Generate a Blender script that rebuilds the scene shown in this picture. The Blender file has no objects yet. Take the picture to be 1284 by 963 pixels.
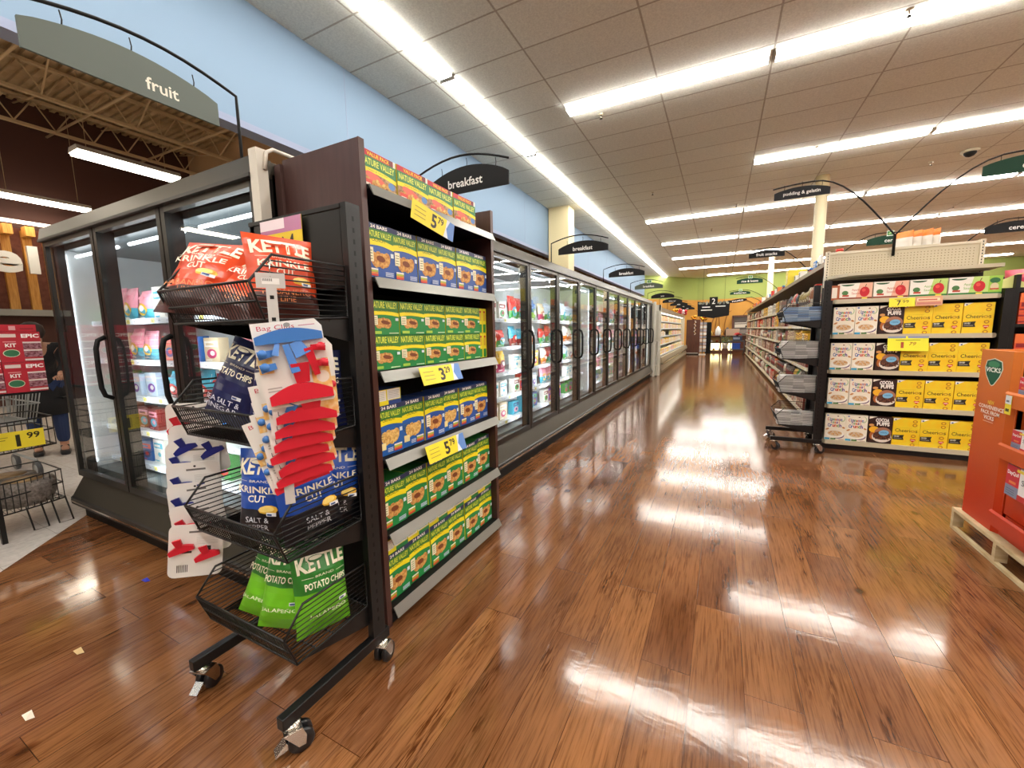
import bpy, math, random
from mathutils import Matrix, Vector
random.seed(7)
R = math.radians
sc = bpy.context.scene
col = sc.collection

# ---------------------------------------------------------------- camera, world, exposure
def make_camera():
    f, yaw, pitch, roll, h = 511.3, 0.4729, -0.1279, -0.01761, 1.3
    cy, sy = math.cos(yaw), math.sin(yaw)
    fw = Vector((-sy*math.cos(pitch), cy*math.cos(pitch), math.sin(pitch)))
    r = Vector((cy, sy, 0)); u = r.cross(fw)
    r2 = r*math.cos(roll) + u*math.sin(roll); u2 = -r*math.sin(roll) + u*math.cos(roll)
    cd = bpy.data.cameras.new('camera'); cd.sensor_fit = 'HORIZONTAL'; cd.sensor_width = 36
    cd.lens = f/1284*36; cd.clip_start = .02; cd.clip_end = 200
    co = bpy.data.objects.new('camera', cd); col.objects.link(co)
    m = Matrix((r2, u2, -fw)).transposed().to_4x4(); m.translation = Vector((0, 0, h))
    co.matrix_world = m
    sc.camera = co
make_camera()
w = bpy.data.worlds.new('world'); sc.world = w; w.use_nodes = True
w.node_tree.nodes['Background'].inputs[0].default_value = (.9, .8, .65, 1)
w.node_tree.nodes['Background'].inputs[1].default_value = .15
sc.view_settings.view_transform = 'Standard'
try: sc.view_settings.look = 'None'
except Exception: pass
sc.view_settings.gamma = 1
sc.view_settings.use_curve_mapping = False
sc.view_settings.exposure = 0.58
TROFFER, FIXTURE, CASE_LED, DAIRY_LED = 17.0, 22.0, 17.0, 3.2
CEIL = 4.34

# ---------------------------------------------------------------- materials
def lin(c):
    if isinstance(c, str):
        c = [int(c[i:i+2], 16)/255 for i in (0, 2, 4)]
    return tuple((x/12.92 if x <= .04045 else ((x+.055)/1.055)**2.4) for x in c) + (1,)
MATS = {}
def mat(name, color='808080', rough=.5, metal=0, spec=.5, emit=None, coat=0, noise=None, alpha=None):
    """plain procedural material; noise=(colour2, scale, stretch) mixes a second colour by noise"""
    if name in MATS: return MATS[name]
    m = bpy.data.materials.new(name); m.use_nodes = True; MATS[name] = m
    nt = m.node_tree; b = nt.nodes['Principled BSDF']
    b.inputs['Base Color'].default_value = lin(color); b.inputs['Roughness'].default_value = rough
    b.inputs['Metallic'].default_value = metal
    b.inputs['Specular IOR Level'].default_value = spec
    if coat: b.inputs['Coat Weight'].default_value = coat
    if emit:
        b.inputs['Emission Color'].default_value = lin(emit[0]); b.inputs['Emission Strength'].default_value = emit[1]
    if noise:
        tc = nt.nodes.new('ShaderNodeTexCoord'); mp = nt.nodes.new('ShaderNodeMapping'); nz = nt.nodes.new('ShaderNodeTexNoise')
        mx = nt.nodes.new('ShaderNodeMix'); mx.data_type = 'RGBA'; rp = nt.nodes.new('ShaderNodeValToRGB')
        mp.inputs['Scale'].default_value = noise[2] if len(noise) > 2 else (1, 1, 1)
        nz.inputs['Scale'].default_value = noise[1]; nz.inputs['Detail'].default_value = 4
        rp.color_ramp.elements[0].position = .35; rp.color_ramp.elements[1].position = .65
        nt.links.new(tc.outputs['Object'], mp.inputs[0]); nt.links.new(mp.outputs[0], nz.inputs['Vector'])
        nt.links.new(nz.outputs[0], rp.inputs[0]); nt.links.new(rp.outputs[0], mx.inputs[0])
        mx.inputs[6].default_value = lin(color); mx.inputs[7].default_value = lin(noise[0])
        nt.links.new(mx.outputs[2], b.inputs['Base Color'])
    return m
def C(hexs, rough=.45):
    return mat('ink_'+hexs+('' if rough == .45 else '_%d' % int(rough*100)), hexs, rough)

def glass_mat():
    m = bpy.data.materials.new('door_glass'); m.use_nodes = True; nt = m.node_tree; nt.nodes.clear()
    o = nt.nodes.new('ShaderNodeOutputMaterial'); mx = nt.nodes.new('ShaderNodeMixShader'); t = nt.nodes.new('ShaderNodeBsdfTransparent')
    g = nt.nodes.new('ShaderNodeBsdfGlossy'); ge = nt.nodes.new('ShaderNodeNewGeometry'); dp = nt.nodes.new('ShaderNodeVectorMath'); dp.operation = 'DOT_PRODUCT'
    def mt(op, a, b_=None):
        q = nt.nodes.new('ShaderNodeMath'); q.operation = op
        for i_, v_ in enumerate((a, b_)):
            if v_ is None: continue
            if isinstance(v_, (int, float)): q.inputs[i_].default_value = v_
            else: nt.links.new(v_, q.inputs[i_])
        return q.outputs[0]
    nt.links.new(ge.outputs['Normal'], dp.inputs[0]); nt.links.new(ge.outputs['Incoming'], dp.inputs[1])
    # reflectance of an uncoated pane, the same from both sides
    fac = mt('ADD', mt('MULTIPLY', mt('POWER', mt('SUBTRACT', 1.0, mt('ABSOLUTE', dp.outputs['Value'])), 5.0), .96), .04)
    t.inputs[0].default_value = (.93, .95, .95, 1); g.inputs['Roughness'].default_value = .01; g.inputs[0].default_value = (1, 1, 1, 1)
    nt.links.new(fac, mx.inputs[0]); nt.links.new(t.outputs[0], mx.inputs[1]); nt.links.new(g.outputs[0], mx.inputs[2])
    nt.links.new(mx.outputs[0], o.inputs[0]); return m
GLASS = glass_mat()

def film_mat():
    m = bpy.data.materials.new('clear_plastic'); m.use_nodes = True; nt = m.node_tree; nt.nodes.clear()
    o = nt.nodes.new('ShaderNodeOutputMaterial'); mx = nt.nodes.new('ShaderNodeMixShader'); t = nt.nodes.new('ShaderNodeBsdfTransparent')
    g = nt.nodes.new('ShaderNodeBsdfPrincipled'); g.inputs['Base Color'].default_value = lin('e8e8e4'); g.inputs['Roughness'].default_value = .2
    mx.inputs[0].default_value = .5
    nt.links.new(t.outputs[0], mx.inputs[1]); nt.links.new(g.outputs[0], mx.inputs[2]); nt.links.new(mx.outputs[0], o.inputs[0]); return m
FILM = film_mat()

def emis(name, color, strength):
    m = bpy.data.materials.new(name); m.use_nodes = True; nt = m.node_tree; nt.nodes.clear()
    o = nt.nodes.new('ShaderNodeOutputMaterial'); e = nt.nodes.new('ShaderNodeEmission')
    e.inputs[0].default_value = lin(color); e.inputs[1].default_value = strength
    nt.links.new(e.outputs[0], o.inputs[0]); return m
E_TROF = emis('fluorescent_tubes', 'fffaf2', TROFFER)
E_FIX = emis('fixture_diffuser', 'fff2dc', FIXTURE)
E_LED = emis('case_led', 'f2f8ff', CASE_LED)
E_TUBE = emis('case_tube', 'f4faff', 7)
E_DAIRY = emis('dairy_case_led', 'fff8ea', DAIRY_LED)
E_COUNTER = emis('counter_case_lamp', 'ffe9a8', 2.6)

def wood_floor():
    m = bpy.data.materials.new('plank_floor'); m.use_nodes = True; nt = m.node_tree; N = nt.nodes; L = nt.links
    b = N['Principled BSDF']
    tc = N.new('ShaderNodeTexCoord'); mp = N.new('ShaderNodeMapping'); mp.inputs['Rotation'].default_value = (0, 0, R(90))
    mp.inputs['Location'].default_value = (.31, .05, 0)
    L.new(tc.outputs['Object'], mp.inputs[0])
    br = N.new('ShaderNodeTexBrick'); br.offset = .37; br.offset_frequency = 2; br.squash = 1
    br.inputs['Color1'].default_value = (0, 0, 0, 1); br.inputs['Color2'].default_value = (1, 1, 1, 1); br.inputs['Mortar'].default_value = (.5, .5, .5, 1)
    br.inputs['Scale'].default_value = 1; br.inputs['Mortar Size'].default_value = .0012; br.inputs['Mortar Smooth'].default_value = .1
    br.inputs['Brick Width'].default_value = 1.22; br.inputs['Row Height'].default_value = .178; br.inputs['Bias'].default_value = 0
    L.new(mp.outputs[0], br.inputs['Vector'])
    sep = N.new('ShaderNodeSeparateColor'); L.new(br.outputs['Color'], sep.inputs[0])
    wv = N.new('ShaderNodeMath'); wv.operation = 'MULTIPLY'; wv.inputs[1].default_value = 37; L.new(sep.outputs[0], wv.inputs[0])
    def noise(scale, sx, sy, detail, dist=0, rough=.55):
        mm = N.new('ShaderNodeMapping'); mm.inputs['Scale'].default_value = (sx, sy, 1); L.new(tc.outputs['Object'], mm.inputs[0])
        n = N.new('ShaderNodeTexNoise'); n.noise_dimensions = '4D'; n.inputs['Scale'].default_value = scale
        n.inputs['Detail'].default_value = detail; n.inputs['Distortion'].default_value = dist; n.inputs['Roughness'].default_value = rough
        L.new(mm.outputs[0], n.inputs['Vector']); L.new(wv.outputs[0], n.inputs['W']); return n
    def ramp(src, stops):
        r = N.new('ShaderNodeValToRGB'); e = r.color_ramp.elements
        e[0].position = stops[0][0]; e[0].color = stops[0][1]; e[1].position = stops[-1][0]; e[1].color = stops[-1][1]
        for p, c in stops[1:-1]:
            x = e.new(p); x.color = c
        L.new(src, r.inputs[0]); return r
    def mix(kind, fac, a, bb):
        x = N.new('ShaderNodeMix'); x.data_type = 'RGBA'; x.blend_type = kind
        if isinstance(fac, float): x.inputs[0].default_value = fac
        else: L.new(fac, x.inputs[0])
        for s, i in ((a, 6), (bb, 7)):
            if isinstance(s, tuple): x.inputs[i].default_value = s
            else: L.new(s, x.inputs[i])
        return x.outputs[2]
    base = ramp(sep.outputs[0], [(0, lin('76513a')), (.3, lin('875f40')), (.55, lin('7d573b')), (.8, lin('8c6444')), (1, lin('6f4b33'))])
    cloud = ramp(noise(1.6, 1.6, .8, 3, .4).outputs[0], [(.3, (.60, .50, .44, 1)), (.5, (.95, .93, .92, 1)), (.72, (1.2, 1.16, 1.08, 1))])
    c1 = mix('MULTIPLY', 1.0, base.outputs[0], cloud.outputs[0])
    grain = ramp(noise(9, 9, .45, 6, .6, .65).outputs[0], [(.33, (.42, .34, .30, 1)), (.45, (.88, .85, .83, 1)), (.6, (1.06, 1.04, 1.02, 1))])
    c2 = mix('MULTIPLY', .65, c1, grain.outputs[0])
    streak = ramp(noise(30, 5, .22, 3, .2).outputs[0], [(.35, (.48, .40, .36, 1)), (.5, (1, 1, 1, 1)), (.7, (1.08, 1.06, 1.03, 1))])
    c3 = mix('MULTIPLY', .7, c2, streak.outputs[0])
    # patches of dense dark grain and small knots
    patch = ramp(noise(1.9, 5.2, 1.1, 3, .5).outputs[0], [(.54, (0, 0, 0, 1)), (.68, (.85, .85, .85, 1))])
    fine = ramp(noise(60, 2.6, .22, 2).outputs[0], [(.44, (.26, .16, .12, 1)), (.54, (1, 1, 1, 1))])
    c4 = mix('MULTIPLY', patch.outputs[0], c3, fine.outputs[0])
    vo = N.new('ShaderNodeTexVoronoi'); vo.inputs['Scale'].default_value = 3.2; mm = N.new('ShaderNodeMapping'); mm.inputs['Scale'].default_value = (1.25, .8, 1)
    L.new(tc.outputs['Object'], mm.inputs[0]); L.new(mm.outputs[0], vo.inputs['Vector'])
    kn = ramp(vo.outputs['Distance'], [(.03, (.10, .06, .05, 1)), (.065, (.5, .38, .32, 1)), (.12, (1, 1, 1, 1))])
    c5 = mix('MULTIPLY', .9, c4, kn.outputs[0])
    gap = ramp(br.outputs['Fac'], [(0, (1, 1, 1, 1)), (1, (.35, .28, .24, 1))])
    c6 = mix('MULTIPLY', 1.0, c5, gap.outputs[0])
    hs = N.new('ShaderNodeHueSaturation'); hs.inputs['Saturation'].default_value = 1.05; hs.inputs['Value'].default_value = 1.0
    L.new(c6, hs.inputs['Color'])
    L.new(hs.outputs[0], b.inputs['Base Color'])
    rn = noise(5, 1, 1, 3)
    rr = N.new('ShaderNodeMapRange'); rr.inputs['To Min'].default_value = .08; rr.inputs['To Max'].default_value = .15
    L.new(rn.outputs[0], rr.inputs['Value']); L.new(rr.outputs[0], b.inputs['Roughness'])
    b.inputs['Specular IOR Level'].default_value = .62
    b1 = noise(4, 1.2, 2.2, 3, .6); b2 = noise(40, 3, .3, 2)
    ad = N.new('ShaderNodeMath'); ad.operation = 'MULTIPLY_ADD'; ad.inputs[1].default_value = .05; L.new(b2.outputs[0], ad.inputs[0]); L.new(b1.outputs[0], ad.inputs[2])
    bp = N.new('ShaderNodeBump'); bp.inputs['Strength'].default_value = .15; bp.inputs['Distance'].default_value = .005
    L.new(ad.outputs[0], bp.inputs['Height']); L.new(bp.outputs[0], b.inputs['Normal'])
    return m
def grid_mat(name, c1, c2, cm, bw, rh, mortar, rough, loc=(0, 0, 0), bump=.3, speck=None):
    m = bpy.data.materials.new(name); m.use_nodes = True; nt = m.node_tree; N = nt.nodes; L = nt.links; b = N['Principled BSDF']
    tc = N.new('ShaderNodeTexCoord'); mp = N.new('ShaderNodeMapping'); mp.inputs['Location'].default_value = loc; L.new(tc.outputs['Object'], mp.inputs[0])
    br = N.new('ShaderNodeTexBrick'); br.offset = 0; br.inputs['Color1'].default_value = lin(c1); br.inputs['Color2'].default_value = lin(c2)
    br.inputs['Mortar'].default_value = lin(cm); br.inputs['Scale'].default_value = 1; br.inputs['Mortar Size'].default_value = mortar
    br.inputs['Mortar Smooth'].default_value = .2; br.inputs['Brick Width'].default_value = bw; br.inputs['Row Height'].default_value = rh
    L.new(mp.outputs[0], br.inputs['Vector'])
    out = br.outputs['Color']
    if speck:
        nz = N.new('ShaderNodeTexNoise'); nz.inputs['Scale'].default_value = speck; nz.inputs['Detail'].default_value = 2; L.new(tc.outputs['Object'], nz.inputs['Vector'])
        mr = N.new('ShaderNodeMapRange'); mr.inputs['From Min'].default_value = .3; mr.inputs['From Max'].default_value = .7; mr.inputs['To Min'].default_value = .88; mr.inputs['To Max'].default_value = 1.06
        L.new(nz.outputs[0], mr.inputs['Value'])
        mx = N.new('ShaderNodeMix'); mx.data_type = 'RGBA'; mx.blend_type = 'MULTIPLY'; mx.inputs[0].default_value = 1
        L.new(out, mx.inputs[6]); L.new(mr.outputs[0], mx.inputs[7]); out = mx.outputs[2]
    L.new(out, b.inputs['Base Color']); b.inputs['Roughness'].default_value = rough
    iv = N.new('ShaderNodeMath'); iv.operation = 'SUBTRACT'; iv.inputs[0].default_value = 1; L.new(br.outputs['Fac'], iv.inputs[1])
    bp = N.new('ShaderNodeBump'); bp.inputs['Strength'].default_value = bump; bp.inputs['Distance'].default_value = .01; L.new(iv.outputs[0], bp.inputs['Height']); L.new(bp.outputs[0], b.inputs['Normal'])
    return m
M_WOOD = wood_floor()
M_TILE = grid_mat('vinyl_tile', 'cfc8c0', 'c4bdb6', 'a8a29c', .305, .305, .002, .16, bump=.1, speck=30)
M_CEIL = grid_mat('ceiling_tile', 'e6e7dc', 'e2e3d8', 'b4afa0', 1.22, .61, .011, .9, loc=(2.05 + 1.22*20 - .0, -3.80+.61*40, 0), bump=.5, speck=60)
M_BLUE = mat('blue_paint', '7d96ae', .7)
M_BLUE2 = mat('grey_blue_trim', '8d97b0', .7)
M_BROWNW = mat('brown_paint', '4f3028', .75)
M_TAN = mat('tan_paint', 'caa880', .8)
M_GREEN = mat('green_paint', '929f52', .75)
M_YEL = mat('ochre_paint', 'c48f3e', .75, noise=('ba8638', 1.5))
M_BLACK = mat('black_powder_coat', '121212', .38, spec=.4)
M_BLKM = mat('black_matte', '0b0b0b', .6, spec=.3)
M_LAM = mat('dark_brown_laminate', '4a302c', .45, noise=('422926', 12, (4, 4, .5)))
M_LAME = mat('brown_edge_band', '43231c', .4)
M_LIP = mat('grey_shelf_lip', '8c8c86', .35, metal=.5)
M_BEIGE = mat('beige_gondola_metal', 'c3b89e', .45)
M_WHITE = mat('white_plastic', 'e6e4de', .4)
M_CHROME = mat('chrome', 'c8c4bc', .22, metal=1)
M_RUB = mat('black_rubber', '1a1b1d', .28)
M_CASE = mat('bronze_grey_case_metal', '4c483f', .38, metal=.55)
M_CASED = mat('dark_door_frame', '24221f', .35, metal=.3)
M_CASEF = mat('grey_door_frame', '57544e', .35, metal=.6)
M_LINER = mat('white_case_liner', 'dfe4e4', .4)
M_LINERD = mat('dark_case_liner', '5d6668', .4)
M_BUMP = mat('dark_bumper', '201e1c', .4)
M_BAR = mat('granola_brown', 'b5713a', .6, noise=('e0b060', 90))
M_BARL = mat('oat_gold', 'c08a3c', .6, noise=('edc878', 90))
M_PINE = mat('pallet_wood', 'd0bd96', .7, noise=('b89f74', 8, (1, 1, 6)))
M_SIGN = mat('black_sign_panel', '0f0d0d', .6, spec=.25)
M_SIGNG = mat('olive_green_sign_panel', '47513f', .5)
M_SIGNF = mat('grey_green_sign_panel', '57615a', .55)
M_SIGND = mat('dark_green_sign_panel', '153c2a', .6, spec=.25)
M_WALNUT = mat('walnut_panel', '5c2f1a', .4, noise=('4a2412', 6, (3, 3, .5)))

# ---------------------------------------------------------------- mesh builder
_T = {}
def textmesh(s, bold=0.0, res=2):
    k = (s, bold)
    if k in _T: return _T[k]
    cu = bpy.data.curves.new('t', 'FONT'); cu.body = s; cu.size = 1; cu.resolution_u = res; cu.offset = bold; cu.fill_mode = 'FRONT'
    ob = bpy.data.objects.new('t', cu); col.objects.link(ob)
    dg = bpy.context.evaluated_depsgraph_get(); me = bpy.data.meshes.new_from_object(ob.evaluated_get(dg))
    vs = [(v.co.x, v.co.y) for v in me.vertices]; fs = [tuple(p.vertices) for p in me.polygons]
    bpy.data.objects.remove(ob); bpy.data.curves.remove(cu); bpy.data.meshes.remove(me)
    if vs:
        x0 = min(v[0] for v in vs); x1 = max(v[0] for v in vs); y0 = min(v[1] for v in vs); y1 = max(v[1] for v in vs)
        vs = [((v[0]-x0)/(x1-x0), (v[1]-y0)/(y1-y0)) for v in vs]; asp = (x1-x0)/(y1-y0)
    else: asp = 1
    _T[k] = (vs, fs, asp); return _T[k]

class MB:
    def __init__(s): s.v = []; s.f = []; s.m = []; s.ml = []; s.M = None; s.sm = []
    def mi(s, m):
        if m not in s.ml: s.ml.append(m)
        return s.ml.index(m)
    def add(s, vs, fs, m, smooth=False):
        o = len(s.v)
        if s.M is not None: vs = [s.M @ Vector(v) for v in vs]
        s.v += [tuple(v) for v in vs]; i = s.mi(m)
        for f in fs: s.f.append(tuple(o+k for k in f)); s.m.append(i); s.sm.append(smooth)
        return s
    def box(s, x0, x1, y0, y1, z0, z1, m):
        vs = [(x, y, z) for x in (x0, x1) for y in (y0, y1) for z in (z0, z1)]
        return s.add(vs, [(0, 1, 3, 2), (4, 6, 7, 5), (0, 4, 5, 1), (2, 3, 7, 6), (0, 2, 6, 4), (1, 5, 7, 3)], m)
    def quad(s, a, b, c, d, m): return s.add([a, b, c, d], [(0, 1, 2, 3)], m)
    def prism(s, poly, axis, a, b, m):
        """poly in the two other axes (in order xyz without axis), extruded a..b"""
        def P(p, t):
            q = list(p); q.insert(axis, t); return tuple(q)
        n = len(poly); vs = [P(p, a) for p in poly] + [P(p, b) for p in poly]
        fs = [tuple(range(n))[::-1], tuple(range(n, 2*n))] + [(i, (i+1) % n, n+(i+1) % n, n+i) for i in range(n)]
        return s.add(vs, fs, m)
    def tube(s, pts, r, m, n=6, closed=False, smooth=True):
        pts = [Vector(p) for p in pts]; k = len(pts); vs = []; prev = None
        for i, p in enumerate(pts):
            if closed: t = pts[(i+1) % k]-pts[i-1]
            else: t = pts[min(i+1, k-1)]-pts[max(i-1, 0)]
            t.normalize()
            if prev is None:
                a = Vector((0, 0, 1)) if abs(t.z) < .9 else Vector((1, 0, 0))
                u = t.cross(a).normalized()
            else: u = (prev-t*prev.dot(t)).normalized()
            prev = u; w_ = t.cross(u)
            rr = r[i] if isinstance(r, (list, tuple)) else r
            vs += [p+(u*math.cos(2*math.pi*j/n)+w_*math.sin(2*math.pi*j/n))*rr for j in range(n)]
        fs = []
        for i in range(k if closed else k-1):
            a = i*n; b = ((i+1) % k)*n
            fs += [(a+j, a+(j+1) % n, b+(j+1) % n, b+j) for j in range(n)]
        if not closed: fs += [tuple(range(n))[::-1], tuple(range((k-1)*n, k*n))]
        return s.add(vs, fs, m, smooth)
    def cyl(s, p0, p1, r0, m, r1=None, n=16, smooth=True):
        return s.tube([p0, p1], [r0, r0 if r1 is None else r1], m, n, smooth=smooth)
    def lathe(s, prof, m, n=16, c=(0, 0, 0)):
        vs = []; 
        for r, z in prof: vs += [(c[0]+r*math.cos(2*math.pi*j/n), c[1]+r*math.sin(2*math.pi*j/n), c[2]+z) for j in range(n)]
        fs = []
        for i in range(len(prof)-1): fs += [(i*n+j, i*n+(j+1) % n, (i+1)*n+(j+1) % n, (i+1)*n+j) for j in range(n)]
        fs += [tuple(range(n))[::-1], tuple(range((len(prof)-1)*n, len(prof)*n))]
        return s.add(vs, fs, m, True)
    def build(s, name, parent=None, loc=None, bevel=0):
        me = bpy.data.meshes.new(name); me.from_pydata(s.v, [], s.f)
        for m in s.ml: me.materials.append(m)
        me.polygons.foreach_set('material_index', s.m); me.polygons.foreach_set('use_smooth', s.sm); me.update()
        o = bpy.data.objects.new(name, me); col.objects.link(o)
        if parent is not None: o.parent = parent
        if loc: o.location = loc
        if bevel:
            bv = o.modifiers.new('bevel', 'BEVEL'); bv.width = bevel; bv.segments = 2; bv.limit_method = 'ANGLE'
        return o

class Art:
    """paints flat shapes in thin layers on a surface given by fn(u, v, d) -> xyz (u right, v up, d out)"""
    def __init__(s, mb, fn, step=.0003): s.mb = mb; s.fn = fn; s.d = step; s.k = 1
    def poly(s, pts, m):
        s.mb.add([s.fn(u, v, s.d*s.k) for u, v in pts], [tuple(range(len(pts)))], m); s.k += 1
    def rect(s, u0, v0, u1, v1, m): s.poly([(u0, v0), (u1, v0), (u1, v1), (u0, v1)], m)
    def ell(s, cu, cv, ru, rv, m, n=14, a0=0, a1=360, rot=0):
        c, t = math.cos(R(rot)), math.sin(R(rot)); pts = []
        for i in range(n if a1-a0 >= 360 else n+1):
            a = R(a0+(a1-a0)*i/n); x, y = ru*math.cos(a), rv*math.sin(a); pts.append((cu+x*c-y*t, cv+x*t+y*c))
        s.poly(pts, m)
    def band(s, top, bot, m):
        """strip between two polylines with the same number of points"""
        pts = list(top)+list(bot); n = len(top)
        s.mb.add([s.fn(u, v, s.d*s.k) for u, v in pts], [(i, n+i, n+i+1, i+1) for i in range(n-1)], m); s.k += 1
    def text(s, t, u0, v0, u1, v1, m, bold=0.0, arc=0.0, slant=0.0, fit=True, align='c', italic=0):
        vs, fs, asp = textmesh(t, bold)
        W, H = u1-u0, v1-v0
        if not fit:
            w2 = min(W, H*asp)
            if align == 'c': u0 += (W-w2)/2
            if align == 'r': u0 += W-w2
            W = w2
        out = []
        for x, y in vs: out.append(s.fn(u0+x*W+italic*y*H, v0+y*H+arc*(1-(2*x-1)**2)+slant*x, s.d*s.k))
        s.mb.add(out, fs, m); s.k += 1

def front(W, H, y=0.0, x0=0.0, z0=0.0):   # surface facing -Y
    return lambda u, v, d: (x0+u, y-d, z0+v)

# ---------------------------------------------------------------- tagging
def tag(o, label, cat, group=None, kind=None):
    if label: o['label'] = label
    if cat: o['category'] = cat
    if group: o['group'] = group
    if kind: o['kind'] = kind
    return o
def thing(name, label, cat, loc=(0, 0, 0), rz=0, group=None):
    o = bpy.data.objects.new(name, None); o.empty_display_size = .1; col.objects.link(o); o.location = loc; o.rotation_euler = (0, 0, rz)
    return tag(o, label, cat, group)
def struct(mb, name):
    o = mb.build(name); o['kind'] = 'structure'; return o
def dup(o, label=None, group=None, loc=None, rz=None):
    def cp(a, par):
        c = a.copy(); col.objects.link(c); c.parent = par
        for ch in a.children: cp(ch, c)
        return c
    r = cp(o, None)
    if label: r['label'] = label
    if group: r['group'] = group
    if loc is not None: r.location = loc
    if rz is not None: r.rotation_euler = (0, 0, rz)
    return r
ORD = ['first', 'second', 'third', 'fourth', 'fifth', 'sixth', 'seventh', 'eighth', 'ninth', 'tenth', 'eleventh', 'twelfth', 'thirteenth', 'fourteenth', 'fifteenth', 'sixteenth', 'seventeenth', 'eighteenth', 'nineteenth', 'twentieth']
class Stock:
    """prototypes used once, then copied"""
    def __init__(s): s.p = {}; s.used = set()
    def get(s, key, maker):
        if key not in s.p: s.p[key] = maker()
        return s.p[key]
    def place(s, key, maker, label, cat, loc, rz=0, group=None, name=None, rot=None, scale=None):
        o = s.get(key, maker)
        if key in s.used: o = dup(o)
        s.used.add(key); tag(o, label, cat, group); o.location = loc; o.rotation_euler = rot if rot else (0, 0, rz)
        if scale: o.scale = scale
        if name and o.name.split('.')[0] != name: o.name = name
        return o
ST = Stock()

# ================================================================= THE SETTING
def plane_poly(pts, z, m, name):
    b = MB(); b.add([(x, y, z) for x, y in pts], [tuple(range(len(pts)))], m); return struct(b, name)
# wood floor and the vinyl tile of the next department meet on a diagonal
plane_poly([(-1.84, -7.5), (17, -7.5), (17, 28.5), (-4.4, 28.5), (-4.4, 1.35), (-1.84, -1.0)], 0, M_WOOD, 'floor')
plane_poly([(-12.8, -7.5), (-1.84, -7.5), (-1.84, -1.0), (-4.4, 1.35), (-4.4, 28.5), (-12.8, 28.5)], 0, M_TILE, 'floor_tile')
b = MB(); b.box(-4.0, 17, -7.5, 28.5, CEIL, CEIL+.06, M_CEIL); struct(b, 'ceiling')
# soffit wall with the blue paint, open underneath to the produce department
b = MB(); b.box(-4.14, -4.0, -7.5, 24.62, 3.262, CEIL+1.9, M_BLUE); struct(b, 'wall_left')
b = MB(); b.box(-4.15, -3.992, -7.5, 24.62, 3.20, 3.262, M_BLUE2); struct(b, 'trim_1')
b = MB()
for y in (3.7, 6.14, 8.58, 11.0, 13.46, 15.9, 18.3, 20.8): b.box(-4.0, -3.9985, y, y+.006, 3.27, CEIL, M_BLUE2)
struct(b, 'trim_2')
# far wall: a short angled wall and the straight back wall, ochre below, green above
def upwall(p, q, name, z1=3.02):
    b = MB(); b.quad((p[0], p[1], 0), (q[0], q[1], 0), (q[0], q[1], z1), (p[0], p[1], z1), M_YEL)
    b.quad((p[0], p[1], z1), (q[0], q[1], z1), (q[0], q[1], CEIL+.05), (p[0], p[1], CEIL+.05), M_GREEN); return struct(b, name)
upwall((-4.14, 24.5), (-1.4, 28), 'wall_far_angled'); upwall((-1.4, 28), (17, 28), 'wall_far')
b = MB(); b.box(16.9, 17, -7.5, 28.5, 0, CEIL, mat('pale_wall_paint', 'd8cfbc', .8)); struct(b, 'wall_right')
b = MB(); b.box(-12.8, 17, -7.6, -7.5, 0, 6.3, mat('near_wall_paint', '8a6a58', .8)); struct(b, 'wall_near')
# produce / deli department behind
b = MB(); b.box(-12.8, -12.65, -7.5, 6.4, 0, 6.2, M_BROWNW); struct(b, 'wall_produce')
b = MB(); b.box(-12.7, -5.6, 6.3, 6.45, 0, 6.2, M_TAN); struct(b, 'wall_produce_end')
b = MB(); b.box(-5.75, -5.6, 6.3, 28, 0, 6.2, mat('warm_brown_paint', '8a5a34', .8)); struct(b, 'wall_produce_side')
b = MB()
for i in range(7): b.box(-5.6, -5.2, 8+i*2.3, 8.12+i*2.3, 2.0, 4.0, mat('rough_wood', '9a6f40', .7, noise=('7a5028', 9)))
for z in (2.5, 2.95): b.box(-5.62, -5.5, 6.5, 26, z, z+.14, mat('rough_wood'))
struct(b, 'trim_3')
# ribbed steel deck and joists
M_DECK = mat('steel_deck', 'c4aa84', .6, noise=('a88f6a', 3)); M_JOIST = mat('joist_steel', 'ccb48c', .55)
b = MB()
n = 96
for i in range(n):
    y = -7.5+i*.145
    b.box(-12.7, -4.14, y, y+.075, 6.0, 6.06, M_DECK); b.box(-12.7, -4.14, y+.075, y+.145, 6.05, 6.10, M_DECK)
struct(b, 'ceiling_deck')
b = MB(); b.box(-12.8, -4.1, -7.5, 28, 6.10, 6.2, M_DECK); b.box(-12.8, -4.1, 6.4, 28, 5.9, 6.0, M_DECK); struct(b, 'ceiling_produce')
b = MB()
for xj, zt in ((-12.15, 5.96), (-10.55, 5.96), (-8.9, 5.96), (-7.2, 5.96), (-5.5, 5.96)):
    for z in (zt, zt-.5):
        b.box(xj-.04, xj-.01, -7.3, 6.3, z-.05, z, M_JOIST); b.box(xj+.01, xj+.04, -7.3, 6.3, z-.05, z, M_JOIST)
    for i in range(24):
        y = -7.2+i*.56
        b.tube([(xj, y, zt-.03), (xj, y+.28, zt-.5)], .013, M_JOIST, 5); b.tube([(xj, y+.28, zt-.5), (xj, y+.56, zt-.03)], .013, M_JOIST, 5)
for y in (-1.2, 1.0, 2.4, 3.7, 5.2):
    b.tube([(-12.6, y, 5.45), (-4.2, y+.25, 5.47)], .022, M_JOIST, 6)
    b.tube([(-12.6, y+.9, 5.93), (-10.5, y+.7, 5.45), (-8.9, y+.5, 5.93), (-7.2, y+.3, 5.45)], .014, M_JOIST, 5)
b.tube([(-11.2, -7, 5.7), (-11.2, 6.2, 5.7)], .03, M_JOIST, 8); b.tube([(-9.6, -7, 5.75), (-9.6, 6.2, 5.75)], .025, M_JOIST, 8)
struct(b, 'trim_4')

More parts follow.
